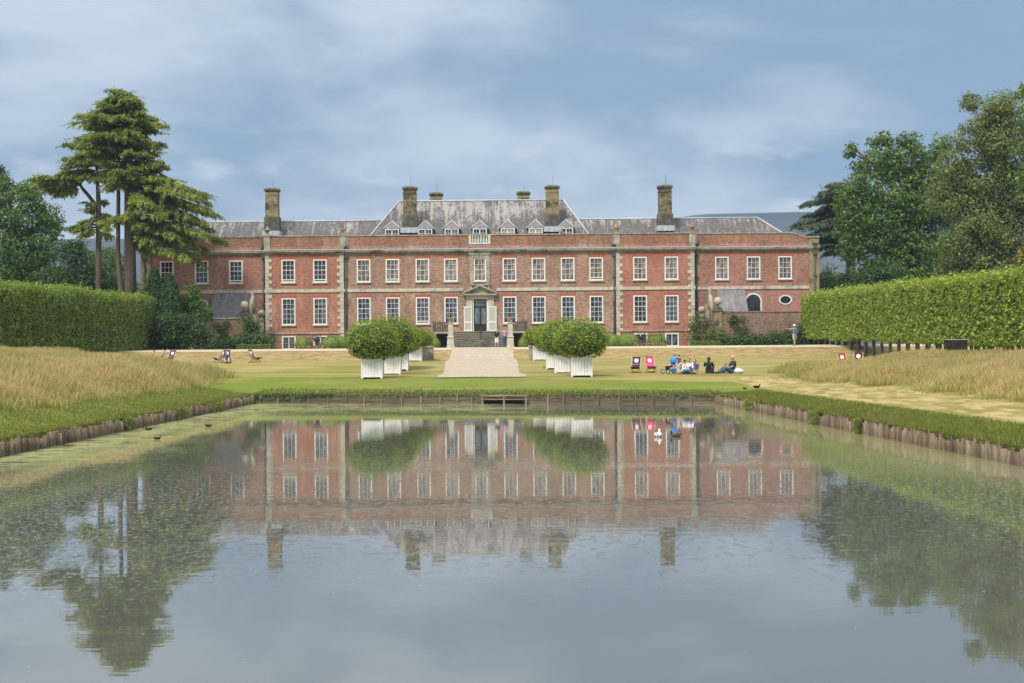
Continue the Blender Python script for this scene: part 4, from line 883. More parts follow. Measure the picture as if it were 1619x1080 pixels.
# ------------------------------------------------------------------ shrubs, domes, clipped things
def shrub(name, seed, px, D, lobes, leaf, mat_, label, cat='shrub', group=None, sub=1.0, dens=1.0, py=550):
    rng = np.random.default_rng(seed); p = at(px, py, D); z = gz(p.x, p.y); r = empty(name, (p.x, p.y, z), 0, label, cat, group)
    put_leaves('foliage', crown_leaves(rng, lobes, leaf, dens, sub, 1.0), M[mat_], r)
    mb = MB()
    for L in lobes[:4]: mb.path([(L[0] * .2, L[1] * .2, -.1), (L[0] * .6, L[1] * .6, L[2] * .5), (L[0], L[1], L[2])], [.08, .05, .02], 5)
    mb.build('stem', M['bark'], r); return r
def spire(name, seed, px, D, h_, rad, label):
    rng = np.random.default_rng(seed); p = at(px, 550, D); z = gz(p.x, p.y); r = empty(name, (p.x, p.y, z), 0, label, 'conifer')
    n = int(h_ * rad * 900); t = rng.random(n) ** .8; a = rng.uniform(0, 2 * math.pi, n); prof = rad * np.sin(np.pi * np.clip(t * .75 + .22, 0, 1)) ** .8 * (1 + .12 * np.sin(a * 5 + t * 9)) * rng.uniform(.8, 1.05, n)
    prof = prof * (1 + .16 * np.sin(a * 3 + t * 17) * np.sin(t * 23 + a)) + rng.normal(0, .05, n); P = np.stack([np.cos(a) * prof, np.sin(a) * prof, t * h_ + rng.normal(0, .12, n)], 1); Nn = np.stack([np.cos(a), np.sin(a), .4 + 0 * a], 1)
    lf = leaf_verts(rng, P, Nn, .22, .5, .8); put_leaves('foliage', lf, M['leaf_cypress'], r)
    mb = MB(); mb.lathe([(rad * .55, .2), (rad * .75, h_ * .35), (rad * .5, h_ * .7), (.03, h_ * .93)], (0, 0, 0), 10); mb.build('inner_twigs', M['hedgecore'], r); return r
spire('cypress', 61, 245, 141, 6.9, 1.0, 'slender dark cypress, left one of the pair under the cedar'); spire('cypress', 62, 269, 140.5, 6.3, 1.15, 'stout dark cypress, right one of the pair under the cedar')
shrub('holly_bush', 63, 282, 138, [(0, 0, 1.7, 2.2, 1.3, 1.5), (-1.6, 0, 1.4, 1.2, 1.1, 1.4), (1.5, .2, 1.6, 1.3, 1.0, 1.3), (.5, 0, .6, 2.4, 1.2, .8)], .24, 'leaf_dark', 'wide glossy dark bush at the right end of the left lime row')
shrub('tall_shrub', 64, 296, 142, [(0, 0, 3.6, 1.1, .9, 1.2), (.5, 0, 5.0, .7, .6, .9), (.9, 0, 3.2, .9, .8, .9), (-.4, 0, 2.4, 1.1, .9, 1.3), (1.6, 0, 3.0, .7, .6, .6)], .22, 'leaf_left', 'loose green shrub beside the stout cypress below the oval window')
shrub('tall_shrub', 65, 230, 145, [(0, 0, 3.4, 1.0, .9, 1.5), (.2, 0, 5.0, .7, .7, .9)], .22, 'leaf_left', 'loose green shrub left of the slender cypress at the cedar foot')
shrub('holly_bush', 66, 1262, 146.5, [(0, 0, .9, 1.2, .7, 1.0), (1.2, 0, 1.3, 1.0, .7, 1.2), (2.0, 0, 1.6, .9, .8, 1.5)], .2, 'leaf_dark', 'dark bush by the man with the rucksack at the end of the right lime row')
shrub('rose_bush', 67, 395, 147, [(-.8, 0, .9, .8, .6, .7), (.5, 0, .9, .9, .6, .6), (1.4, 0, .7, .8, .6, .5), (-.1, .4, 2.1, .4, .4, 1.2), (.5, .6, 1.9, .4, .3, .9)], .16, 'leaf_shrub', 'tall rose bush at the foot of the left gate pier')
shrub('rose_bush', 68, 1116, 147, [(-.9, 0, .8, .8, .6, .6), (.3, 0, .9, .8, .6, .6), (1.2, 0, .8, .7, .6, .5), (-.9, .6, 2.0, .35, .3, .9), (0, .5, 1.9, .4, .3, .6)], .16, 'leaf_climb', 'tall rose bush at the foot of the right gate pier')
k = 0
for px, w_, h_, side in ((345, 1.6, .55, 'left'), (362, 1.4, .5, 'left'), (1158, 1.5, .6, 'right'), (1180, 1.5, .5, 'right'), (1200, 1.6, .7, 'right'), (1222, 1.6, .6, 'right'), (1240, 1.2, .8, 'right')):
    k += 1
    shrub('border_plant', 70 + k, px, 147, [(-w_ / 2, 0, h_ * .6, w_ * .6, .5, h_), (w_ / 2, 0, h_ * .5, w_ * .6, .5, h_ * .9)], .16, 'leaf_shrub' if k % 2 else 'leaf_dark', 'low leafy border plant, %s from the left at the foot of the %s garden wall' % (ORD[(k - 1) if side == 'left' else (k - 3)], side), 'plant', 'border plants along the %s garden wall' % side)
for i, (px, z0) in enumerate(((352, 1.4), (1166, 1.2))):
    rng = np.random.default_rng(90 + i); p = at(px, 550, 147.6); r = empty('climbing_rose', (p.x, 147.62, HZ), 0, 'sparse climbing rose trained on the %s garden wall' % ('left', 'right')[i], 'plant')
    lb = [(rng.uniform(-.8, .8), 0, rng.uniform(.5, 2.6), .35, .08, .3) for _ in range(9)]; put_leaves('foliage', crown_leaves(rng, lb, .13, .6, .6), M['leaf_climb'], r)
    mb = MB(); mb.path([(0, .02, -.1), (.2, .02, 1.2), (-.3, .02, 2.4)], [.03, .025, .01], 5); mb.path([(0, .02, .3), (.7, .02, 2.2)], [.02, .008], 5); mb.build('stem', M['bark'], r)

def dome_mesh(seed, rx, rz, leaf, mat_, dens=1.0, zlow=-.35, rough=.06, nm='crown', lowk=.72):
    rng = np.random.default_rng(seed); n = int(4 * math.pi * rx * rx * .9 / leaf ** 2 * 1.3 * dens); u = sph(rng, n); u = u[u[:, 2] > zlow - .5]
    low_ = u[:, 2] < 0
    q = 1 - rng.random(len(u)) ** 1.5 * .13 + rough * (np.sin(u[:, 0] * 5 + seed) * np.sin(u[:, 2] * 6) + np.sin(u[:, 1] * 13 + u[:, 2] * 9) * .5)
    P = u * q[:, None] * np.array([rx, rx, rz]); P[low_, 2] *= lowk
    P[:, 2] = np.where(P[:, 2] < zlow * rz, zlow * rz + rng.uniform(-.04, .08, len(P)), P[:, 2])
    return np_mesh(nm, leaf_verts(rng, P, u + np.array([0, 0, .35]), leaf, .8, .6), 4, M[mat_])
# portugal laurels in white tubs
def topiary(px, D, zt, rad, label, seed, X=None):
    x = (px - 809.5) * D / F if X is None else X; zg = gz(x, D); h_ = zt - zg
    r = empty('potted_laurel', (x, D, zg), 0, label, 'topiary', 'clipped laurels in white tubs beside the gravel path')
    th = 1.06; hw = .54; mb = MB()
    for sx in (-1, 1):
        for sy in (-1, 1): mb.box(sx * hw - .05, sx * hw + .05, sy * hw - .05, sy * hw + .05, -.02, th + .03)
    mb.box(-hw + .05, hw - .05, -hw - .025, hw + .025, th - .1, th - .0); mb.box(-hw - .025, hw + .025, -hw + .05, hw - .05, th - .103, th - .003)
    mb.box(-hw + .05, hw - .05, -hw - .025, hw + .025, .06, .16); mb.box(-hw - .026, hw + .026, -hw + .05, hw - .05, .061, .161)
    for k in range(6):
        a = -hw + .05 + k * (2 * hw - .1) / 6; b = a + (2 * hw - .1) / 6 - .012
        for sy in (-1, 1): mb.box(a, b, sy * hw - .015, sy * hw + .015, .05, th - .05); mb.box(sy * hw - .0149, sy * hw + .0149, a, b, .05, th - .05)
    tb = mb.build('tub', M['white_tub'], r); mb = MB(); mb.box(-hw + .06, hw - .06, -hw + .06, hw - .06, .1, th - .12); mb.build('soil', M['soil'], tb)
    ch = h_ - th - .05; rz = (ch + .12) / 1.80
    o = inst('crown', dome_mesh(seed, rad, rz, .115, 'leaf_laurel', 1.15, -.80, .028 + .006 * (seed % 4), lowk=.86), r, (0, 0, h_ - rz)); 
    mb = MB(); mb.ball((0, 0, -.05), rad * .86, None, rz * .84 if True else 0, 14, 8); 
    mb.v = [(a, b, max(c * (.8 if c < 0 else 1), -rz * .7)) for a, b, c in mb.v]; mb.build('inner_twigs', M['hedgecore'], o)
    mb = MB(); mb.path([(0, 0, th - .2), (.02, 0, th + .3), (0, .02, h_ - rz)], [.09, .08, .05], 8); mb.build('trunk', M['bark'], r); return r
L_row = [(589, 91, 4.42, 1.54), (None, 98, 4.80, 1.60), (None, 105, 4.45, 1.52), (None, 119, 4.30, 1.50)]
for i, (X, D, zt, rad) in enumerate([(-7.72, 91, 4.42, 1.54), (-7.2, 98, 4.78, 1.55), (-7.2, 105, 4.48, 1.5), (-7.1, 119, 4.32, 1.5)]):
    topiary(0, D, zt, rad, ('nearest clipped laurel in a white tub on the left of the path', 'second clipped laurel in a white tub on the left, its peak the highest', 'third clipped laurel in a white tub on the left of the path', 'farthest clipped laurel in a white tub on the left, by the grass bank')[i], 101 + i, X)
for i, (X, D, zt, rad) in enumerate([(3.83, 91, 4.38, 1.57), (3.1, 98, 4.55, 1.5), (2.75, 105, 4.5, 1.45), (2.1, 119, 4.32, 1.4)]):
    topiary(0, D, zt, rad, ('nearest clipped laurel in a white tub on the right of the path', 'second clipped laurel in a white tub on the right of the path', 'third clipped laurel in a white tub on the right of the path', 'farthest clipped laurel in a white tub on the right, by the grass bank')[i], 111 + i, X)
# stone planters beyond the tubs
for i, X in enumerate((-6.2, 1.65)):
    z = gz(X, 121.5); r = empty('stone_planter', (X, 121.5, z), 0, 'square weathered stone planter behind the farthest %s laurel tub' % ('left', 'right')[i], 'planter')
    mb = MB(); mb.box(-.4, .4, -.4, .4, -.05, .9); mb.box(-.46, .46, -.46, .46, .9, 1.02); mb.box(-.45, .45, -.45, .45, -.06, .1); mb.build('box', M['stone'], r)
    inst('plant', dome_mesh(120 + i, .4, .35, .1, 'leaf_shrub', nm='plant'), r, (0, 0, 1.1))
# clipped yew domes on the terrace
ds = [(480, 143.5, .82, 1.1, 'small clipped yew dome left of the dark urn stand'), (522.5, 142, .92, 1.08, 'pale clipped yew dome left of the laurels'), (536, 144, .85, 1.15, 'olive clipped yew dome tucked against the left laurel'),
      (969, 145, .8, 1.12, 'clipped yew dome tucked against the right laurel'), (993.5, 142, 1.0, 1.16, 'large clipped yew dome right of the laurels'), (1038, 143.5, .92, 1.12, 'clipped yew dome behind the garden bench'), (686, 141, .6, .95, 'small clipped yew dome beside the left balustrade'), (830, 141, .6, .95, 'small clipped yew dome beside the right balustrade')]
for i, (px, D, rad, h_, lb) in enumerate(ds):
    X = (px - 809.5) * D / F; r = empty('yew_dome', (X, D, gz(X, D)), 0, lb, 'topiary', 'clipped yew domes on the terrace')
    o = inst('foliage', dome_mesh(130 + i, rad, h_ * .72, .075, 'leaf_yew', .9, -.5, .012, 'foliage'), r, (0, 0, h_ * .3)); mb = MB(); mb.ball((0, 0, 0), rad * .93, None, h_ * .66, 16, 8); mb.v = [(a, b, max(c, -h_ * .31)) for a, b, c in mb.v]; mb.build('inner_twigs', M['leaf_yew'], o)
# low box hedges
def box_hedge(px0, px1, D, h_, lb):
    x0, x1 = (px0 - 809.5) * D / F, (px1 - 809.5) * D / F; r = empty('box_hedge', ((x0 + x1) / 2, D, gz(x0, D)), 0, lb, 'hedge'); hw = (x1 - x0) / 2
    rng = np.random.default_rng(int(px0)); P, Nn = [], []
    for nrm, ar in (((0, -1, 0), hw * 2 * h_), ((0, 0, 1), hw * 2 * .7), ((1, 0, 0), .7 * h_), ((-1, 0, 0), .7 * h_)):
        n = int(ar * 320); q = rng.uniform(-1, 1, (n, 3)) * np.array([hw, .35, h_ / 2]); a = np.array(nrm, float); k = np.abs(a).argmax(); q[:, k] = a[k] * np.array([hw, .35, h_ / 2])[k] + rng.normal(0, .015, n); P.append(q); Nn.append(np.tile(a, (n, 1)))
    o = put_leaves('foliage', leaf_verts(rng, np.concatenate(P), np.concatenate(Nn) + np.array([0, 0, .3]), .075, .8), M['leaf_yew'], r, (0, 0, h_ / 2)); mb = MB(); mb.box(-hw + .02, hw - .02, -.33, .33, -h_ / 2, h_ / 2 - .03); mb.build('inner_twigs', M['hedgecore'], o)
box_hedge(375, 429, 144, .42, 'low clipped box hedge in front of the left gate pier'); box_hedge(1091, 1138, 144, .40, 'low clipped box hedge in front of the right gate pier'); box_hedge(445, 545, 140, .12, 'very low edging hedge in front of the left yew domes') if False else None
# bedding flowers on the terrace
for side, (pa_, pb_) in (('left', (466, 520)), ('right', (1003, 1054))):
    rng = np.random.default_rng(8 if side == 'left' else 9); n = 900; x = ((rng.uniform(pa_, pb_, n)) - 809.5) * 139 / F; P = np.stack([x, rng.uniform(138, 140, n), HZ + rng.uniform(-.05, .28, n)], 1)
    o = put_leaves('flower_bed', leaf_verts(rng, P, np.tile([0, -.3, 1.], (n, 1)), .10, .8), leaf_mat('bedding ' + side, (.30, .30, .10), (.22, .25, .06), (.75, .70, .50), .3, 6)); tag(o, 'strip of pale bedding plants in front of the %s yew domes' % side, 'flowers', kind='stuff')
    for j in range(5):
        px = pa_ + 6 + j * (pb_ - pa_ - 10) / 4; X = (px - 809.5) * 138.4 / F; r = empty('flower_clump', (X, 138.4, HZ - .03), 0, 'clump of dark red bedding flowers, %s from the left in the %s terrace bed' % (ORD[j], side), 'flowers', 'dark red flower clumps in the %s bed' % side)
        if side == 'left' and j == 0: redm = pm('dark red petals', (.20, .012, .02), (.12, .01, .02), 9); 
        rng2 = np.random.default_rng(j); u = sph(rng2, 60) * np.array([.2, .2, .13]); put_leaves('petals', leaf_verts(rng2, u + np.array([0, 0, .2]), u, .09, .9), redm, r)
        u = sph(rng2, 40) * np.array([.2, .2, .1]); put_leaves('foliage', leaf_verts(rng2, u + np.array([0, 0, .08]), u, .09, .9), M['leaf_shrub'], r)

# ------------------------------------------------------------------ terrace furniture
def urn_pot(r, z):
    mb = MB(); mb.lathe([(.1, 0), (.12, .05), (.07, .1), (.17, .28), (.21, .42), (.19, .45)], (0, 0, z), 12); p = mb.build('pot', M['terracotta'], r)
    rng = np.random.default_rng(int(z * 100)); u = sph(rng, 90) * np.array([.22, .22, .2]); put_leaves('plant', leaf_verts(rng, u + np.array([0, 0, z + .62]), u + np.array([0, 0, .5]), .13, .35), M['leaf_climb'], p)
for i, px in enumerate((712.5, 807)):
    D = 145.5; X = (px - 809.5) * D / F; r = empty('stone_pedestal', (X, D, gz(X, D)), 0, 'tall tapering stone pedestal with a planted pot, %s of the entrance steps' % ('left', 'right')[i], 'pedestal')
    mb = MB(); q = 1.414
    mb.lathe([(.36 * q, -.05), (.36 * q, .1), (.31 * q, .16), (.29 * q, .75), (.25 * q, .86), (.33 * q, .90), (.33 * q, .97), (.23 * q, 1.02), (.22 * q, 1.9), (.19 * q, 2.1), (.25 * q, 2.14), (.25 * q, 2.22)], (0, 0, 0), 4, False, True)
    mb.build('shaft', M['stone_pale'], r); urn_pot(r, 2.22)
X = (760 - 809.5) * 137 / F; r = empty('sundial', (X, 137, gz(X, 137)), 0, 'slender stone sundial on a stepped round base at the head of the path', 'sundial')
mb = MB(); mb.lathe([(.82, -.05), (.82, .1), (.6, .12), (.58, .26), (.4, .28), (.38, .42)], (0, 0, 0), 20, False); mb.build('base', M['stone_dark'], r)
mb = MB(); mb.lathe([(.24, .42), (.2, .55), (.1, .62), (.09, .75), (.12, .9), (.08, 1.05), (.07, 1.35), (.13, 1.42), (.16, 1.48)], (0, 0, 0), 12); mb.build('pillar', M['stone_dark'], r)
mb = MB(); mb.lathe([(.17, 1.48), (.17, 1.5)], (0, 0, 0), 16, False); mb.prism([(-.08, 1.5), (.1, 1.5), (.1, 1.66)], -.006, .006); mb.build('dial', M['iron'], r)
# dark garden benches and urn stands by the yew domes
for i, (px, D, w_) in enumerate(((1032, 139.5, 1.55), (494, 139.5, 1.0))):
    X = (px - 809.5) * D / F; r = empty('garden_bench', (X, D, gz(X, D)), math.pi, 'dark slatted metal bench in front of the %s yew domes' % ('right', 'left')[i], 'bench'); hw = w_ / 2
    mb = MB()
    for k in range(4): mb.box(-hw, hw, -.2 + k * .11, -.12 + k * .11, .43, .46)
    mb.build('seat', M['iron'], r); mb = MB(); mb.box(-hw, hw, .22, .25, .86, .92)
    for k in range(9): x = -hw + .05 + k * (w_ - .1) / 8; mb.box(x - .012, x + .012, .225, .245, .5, .86)
    mb.build('backrest', M['iron'], r)
    for x in (-hw + .03, hw - .03):
        for y in (-.2, .22): mb = MB(); mb.tube((x, y, 0), (x, y, .45 if y < 0 else .9), .022, n=6); mb.build('leg', M['iron'], r)
        mb = MB(); mb.path([(x, .22, .66), (x, 0, .68), (x, -.22, .64), (x, -.22, .45)], [.02] * 4, 5); mb.build('armrest', M['iron'], r)
for i, (px, D) in enumerate(((1014, 140), (501, 140.5))):
    X = (px - 809.5) * D / F; r = empty('flower_urn', (X, D, gz(X, D)), 0, 'dark lead urn with a spiky plant by the %s yew domes' % ('right', 'left')[i], 'urn')
    mb = MB(); mb.box(-.22, .22, -.22, .22, 0, .3); mb.lathe([(.16, .3), (.07, .42), (.08, .5), (.26, .72), (.3, .86), (.27, .88)], (0, 0, 0), 14); mb.build('bowl', M['iron'], r)
    rng = np.random.default_rng(i + 4); u = sph(rng, 70) * np.array([.38, .38, .3]); u[:, 2] = np.abs(u[:, 2]); put_leaves('plant', leaf_verts(rng, u + np.array([0, 0, .95]), u + np.array([0, 0, .3]), .22, .25), M['leaf_dark'], r)

# ------------------------------------------------------------------ deckchairs
def cloth_strip(p, w_, t=.012):
    mb = MB()
    for a, b in zip(p, p[1:]):
        mb.quad((-w_ / 2, a[0], a[1]), (w_ / 2, a[0], a[1]), (w_ / 2, b[0], b[1]), (-w_ / 2, b[0], b[1]), smooth=True); mb.quad((w_ / 2, a[0] + t, a[1] - t * .3), (-w_ / 2, a[0] + t, a[1] - t * .3), (-w_ / 2, b[0] + t, b[1] - t * .3), (w_ / 2, b[0] + t, b[1] - t * .3), smooth=True)
    return mb
LEAF = [(0, -.16), (.02, -.08), (.07, -.09), (.12, -.05), (.08, -.02), (.14, .03), (.10, .06), (.13, .11), (.07, .11), (.04, .16), (0, .15), (-.04, .17), (-.07, .11), (-.13, .10), (-.10, .05), (-.15, .01), (-.08, -.02), (-.11, -.07), (-.06, -.09), (-.02, -.07)]
def tri_poly(mb, pts, f3):
    c = f3(sum(p[0] for p in pts) / len(pts), sum(p[1] for p in pts) / len(pts))
    for a, b in zip(pts, pts[1:] + pts[:1]): mb.quad(c, f3(*a), f3(*b))
proto = {}
def deckchair(canvas):
    """faces -y; foot of the frame at z=0"""
    if canvas in proto: return None
    r = empty('deckchair', (0, 0, 0)); W2 = .27
    A, B = (.42, .95), (-.38, .0)          # back frame: head (y,z) to front foot
    for s in (1, -1):
        mb = MB(); mb.tube((s * W2, A[0], A[1]), (s * W2, B[0] + .0, B[1] + .0), .022, n=6); mb.build('frame', M['chairwood'], r)
        mb = MB(); mb.tube((s * (W2 - .05), -.44, .36), (s * (W2 - .05), .34, .0), .02, n=6); mb.build('leg', M['darkwood'], r)
    mb = MB(); mb.tube((-W2, A[0], A[1] - .02), (W2, A[0], A[1] - .02), .02, n=6); mb.tube((-W2, -.44, .36), (W2, -.44, .36), .026, n=6); mb.tube((-W2, .30, .04), (W2, .30, .04), .018, n=6); mb.tube((-W2, -.3, .07), (W2, -.3, .07), .018, n=6); mb.build('crossbar', M['darkwood'], r)
    pr_ = [(.41, .93), (.33, .78), (.24, .60), (.14, .42), (.02, .28), (-.10, .235), (-.24, .26), (-.44, .355)]
    cv_ = cloth_strip(pr_, .44).build('sling', M[canvas], r)
    def on(x, v):      # point on the sling front, v = distance down from the head bar
        t = v; acc = 0
        for a, b in zip(pr_, pr_[1:]):
            L = math.hypot(b[0] - a[0], b[1] - a[1])
            if acc + L >= t: k = (t - acc) / L; return (x, a[0] + (b[0] - a[0]) * k - .008, a[1] + (b[1] - a[1]) * k + .004)
            acc += L
    mb = MB(); tri_poly(mb, LEAF, lambda a, b: on(a, .26 - b)); em = mb.build('emblem', M['white'], cv_)
    # two words of lettering, as strokes
    cu = bpy.data.curves.new('t', 'FONT'); cu.body = 'National Trust'; cu.size = .062; cu.align_x = 'CENTER'
    to = bpy.data.objects.new('t', cu); link(to); dg = bpy.context.evaluated_depsgraph_get(); me_ = bpy.data.meshes.new_from_object(to.evaluated_get(dg))
    for v in me_.vertices: v.co = Vector(on(v.co.x * 1.0, .50 - v.co.y))
    me_.materials.clear(); me_.materials.append(M['white']); bpy.data.objects.remove(to); inst('lettering', me_, cv_)
    proto[canvas] = r; return r
def put_chair(px, D, rz, canvas, label, group=None):
    new = deckchair(canvas); o = proto[canvas] if new is not None else copy_tree(proto[canvas])
    X = (px - 809.5) * D / F; o.location = (X, D, gz(X, D)); o.rotation_euler = (0, 0, rz); tag(o, label, 'deckchair', group or 'deckchairs on the lawn'); return o
put_chair(1005, 96.5, R(-12), 'purple', 'empty dark purple deckchair beside the pink one')
put_chair(1028.5, 96.5, R(8), 'pink', 'empty bright pink deckchair on the right lawn')
put_chair(236, 119.5, R(-62), 'purple', 'purple deckchair half hidden by tall grass, leftmost of all')
put_chair(252, 119, R(-65), 'purple', 'purple deckchair seen from its side between two others near the left lime row')
put_chair(269.5, 118.5, R(-18), 'purple', 'purple deckchair facing the pond near the left lime row')
put_chair(347, 118.5, R(-50), 'purple', 'purple deckchair with a white cloth over its head bar')
put_chair(359, 117.5, R(10), 'purple', 'purple deckchair with a person sitting beside it')
put_chair(402, 118.5, R(62), 'purple', 'lone purple deckchair turned left near the pavilion corner')
put_chair(1334, 99, R(10), 'redcanvas', 'red deckchair peeping over the tall grass by the right lime row')
put_chair(1357, 98, R(-12), 'purple', 'purple deckchair peeping over the tall grass by the right lime row')
p = at(348, 553, 118.6); mb = MB(); mb.lathe([(.2, 0), (.22, .03), (.12, .1), (.1, .16), (.02, .18)], (0, 0, 0), 12)
# ------------------------------------------------------------------ people
def remesh(mb, name, mat_, parent, vox=.016, smooth=4):
    me_ = mb.mesh('tmp', mat_); o = bpy.data.objects.new('tmp', me_); link(o)
    m1 = o.modifiers.new('r', 'REMESH'); m1.mode = 'VOXEL'; m1.voxel_size = vox; m1.use_smooth_shade = True
    m2 = o.modifiers.new('s', 'SMOOTH'); m2.iterations = smooth; m2.factor = .5
    dg = bpy.context.evaluated_depsgraph_get(); res = bpy.data.meshes.new_from_object(o.evaluated_get(dg)); bpy.data.objects.remove(o)
    res.name = name; res.materials.clear(); res.materials.append(mat_); return inst(name, res, parent)
def cap(mb, a, b, ra, rb):
    mb.tube(a, b, ra, rb, 10, True); mb.ball(a, ra, n=10, m=6); mb.ball(b, rb, n=10, m=6)
skin = pm('skin', (.50, .30, .21), (.45, .26, .18), 5, rough=.5, bump=.02)
def V(*a): return Vector(a)
def hand(mb, wr, dirv, up):
    d_ = Vector(dirv).normalized(); u = Vector(up); u = (u - d_ * u.dot(d_)).normalized(); s_ = d_.cross(u)
    cap(mb, wr, wr + d_ * .06, .026, .034)
    for k, (off, ln) in enumerate(((-.027, .062), (-.009, .074), (.009, .07), (.027, .055))):
        b = wr + d_ * .085 + s_ * off; m_ = b + d_ * ln * .5 - u * .006; cap(mb, b, m_, .0105, .0095); cap(mb, m_, m_ + d_ * ln * .4 - u * .02, .0095, .008)
    b = wr + d_ * .03 - s_ * .03; cap(mb, b, b + d_ * .035 - s_ * .03, .012, .010); cap(mb, b + d_ * .035 - s_ * .03, b + d_ * .06 - s_ * .035 - u * .008, .010, .008)
def person(loc, rz, J, label, top, legs, hair, shoes=None, sleeve='short', leglen='long', hairlong=False, scale=1.0, hat=None, extra=None):
    """J: joints in metres, figure faces -y"""
    r = empty('person', loc, rz, label, 'person', None, scale)
    g_ = lambda k: Vector(J[k]); mb = MB(); pel, ch, nk, hd = g_('pel'), g_('ch'), g_('nk'), g_('hd')
    cap(mb, pel, (pel + ch) / 2, .125, .115); cap(mb, (pel + ch) / 2, ch, .115, .135); cap(mb, ch, nk, .10, .052)
    cap(mb, nk, hd, .05, .055); mb.ball(hd + V(0, 0, .02), .078, .095, .115, 14, 10); f = Vector(J.get('face', (0, -1, 0))).normalized()
    mb.ball(hd + f * .095 + V(0, 0, 0), .014, .018, .02, 8, 6); mb.ball(hd + f * .045 + V(0, 0, -.06), .05, .05, .04, 10, 6)
    sd_ = f.cross(V(0, 0, 1))
    for s in (1, -1): mb.ball(hd + sd_ * s * .082, .012, .016, .028, 8, 6)
    for s in 'lr':
        sh, el_, wr = g_('sh' + s), g_('el' + s), g_('wr' + s); hp, kn, an, toe = g_('hp' + s), g_('kn' + s), g_('an' + s), g_('to' + s)
        cap(mb, ch + (nk - ch) * .4, sh, .07, .058); cap(mb, sh, el_, .05, .04); cap(mb, el_, wr, .038, .026); hand(mb, wr, wr - el_, J.get('up', (0, 0, 1)))
        cap(mb, pel, hp, .11, .095); cap(mb, hp, kn, .088, .058); cap(mb, kn, an, .054, .036); cap(mb, an, toe, .036, .03)
    remesh(mb, 'body', skin, r, .013, 3)
    mb = MB(); cap(mb, pel + (ch - pel) * .12, (pel + ch) / 2, .15, .138); cap(mb, (pel + ch) / 2, ch, .138, .157); cap(mb, ch, ch + (nk - ch) * .72, .125, .075)
    for s in 'lr':
        sh, el_, wr = g_('sh' + s), g_('el' + s), g_('wr' + s); cap(mb, ch + (nk - ch) * .4, sh, .09, .074)
        if sleeve == 'short': cap(mb, sh, sh + (el_ - sh) * .7, .07, .066)
        elif sleeve == 'long': cap(mb, sh, el_, .066, .054); cap(mb, el_, el_ + (wr - el_) * .9, .053, .04)
    remesh(mb, 'shirt', top, r, .018, 4)
    mb = MB(); cap(mb, pel + V(0, 0, .03), pel - V(0, 0, .02), .148, .145)
    for s in 'lr':
        hp, kn, an = g_('hp' + s), g_('kn' + s), g_('an' + s); cap(mb, pel, hp, .13, .118)
        if leglen == 'long': cap(mb, hp, kn, .108, .082); cap(mb, kn, kn + (an - kn) * .93, .08, .062)
        else: cap(mb, hp, hp + (kn - hp) * .85, .11, .098)
    remesh(mb, 'trousers' if leglen == 'long' else 'shorts', legs, r, .018, 4)
    mb = MB()
    for s in 'lr': cap(mb, g_('an' + s) - V(0, 0, .02), g_('to' + s), .048, .04)
    remesh(mb, 'shoes', shoes or M['iron'], r, .016, 2)
    mb = MB(); mb.ball(hd + V(0, 0, .05) - f * .022, .09, .098, .10, 14, 10)
    if hairlong: cap(mb, hd - f * .07, nk - f * .09 - V(0, 0, .12), .07, .045)
    remesh(mb, 'hair', hair, r, .014, 2)
    if hat: mb = MB(); mb.lathe([(.17, .0), (.17, .012), (.1, .02), (.1, .09), (.07, .12), (.02, .125)], hd + V(0, 0, .07), 16); mb.build('hat', hat, r)
    # eyes and mouth
    mb = MB(); 
    for s in (1, -1): mb.ball(hd + f * .088 + sd_ * s * .03 + V(0, 0, .02), .009, n=6, m=4)
    mb.build('eyes', M['iron'], r); return r
def stand(dx=0, step=.08, arm='down', lean=0):
    J = dict(pel=(0, 0, .93), ch=(0, lean, 1.28), nk=(0, lean, 1.46), hd=(0, lean - .02, 1.60), hpl=(-.09, 0, .88), hpr=(.09, 0, .88), knl=(-.1, -step * .8, .48), knr=(.1, step * .4, .48), anl=(-.1, -step, .08), anr=(.1, step * 1.6, .08), tol=(-.11, -step - .15, .035), tor=(.11, step * 1.6 - .15, .035),
             shl=(-.19, lean, 1.40), shr=(.19, lean, 1.40), ell=(-.25, .03, 1.13), elr=(.25, .03, 1.13), wrl=(-.25, -.06, .88), wrr=(.25, -.06, .88))
    if arm == 'hold': J.update(ell=(-.24, -.02, 1.14), wrl=(-.08, -.25, 1.15), elr=(.24, -.02, 1.14), wrr=(.08, -.25, 1.13))
    if arm == 'point': J.update(elr=(.42, -.12, 1.38), wrr=(.64, -.22, 1.44), ell=(-.22, -.05, 1.14), wrl=(-.1, -.22, 1.22))
    return J
def sit(kn=.45, lean=.05, side=0, arm='knees', spread=.16):
    """on the ground, legs forward (-y)"""
    J = dict(pel=(0, 0, .13), ch=(side * .5, lean, .47), nk=(side * .8, lean - .01, .65), hd=(side, lean - .05, .79), hpl=(-.10, -.02, .12), hpr=(.10, -.02, .12), knl=(-spread, -.38, kn * .8), knr=(spread, -.38, kn * .8),
             anl=(-spread * .8, -.66 if kn < .5 else -.5, .08), anr=(spread * .8, -.66 if kn < .5 else -.5, .08), tol=(-spread, -.82 if kn < .5 else -.64, .06), tor=(spread, -.82 if kn < .5 else -.64, .06),
             shl=(-.19 + side * .6, lean, .58), shr=(.19 + side * .6, lean, .58), ell=(-.27, -.06, .36), elr=(.27, -.06, .36), wrl=(-.16, -.28, .32), wrr=(.16, -.28, .32))
    if arm == 'back': J.update(elr=(.3, .16, .34), wrr=(.3, .25, .09))
    if arm == 'up': J.update(elr=(.28, -.15, .42), wrr=(.1, -.22, .62))
    return J
cw = lambda n, c: flat(n, c)
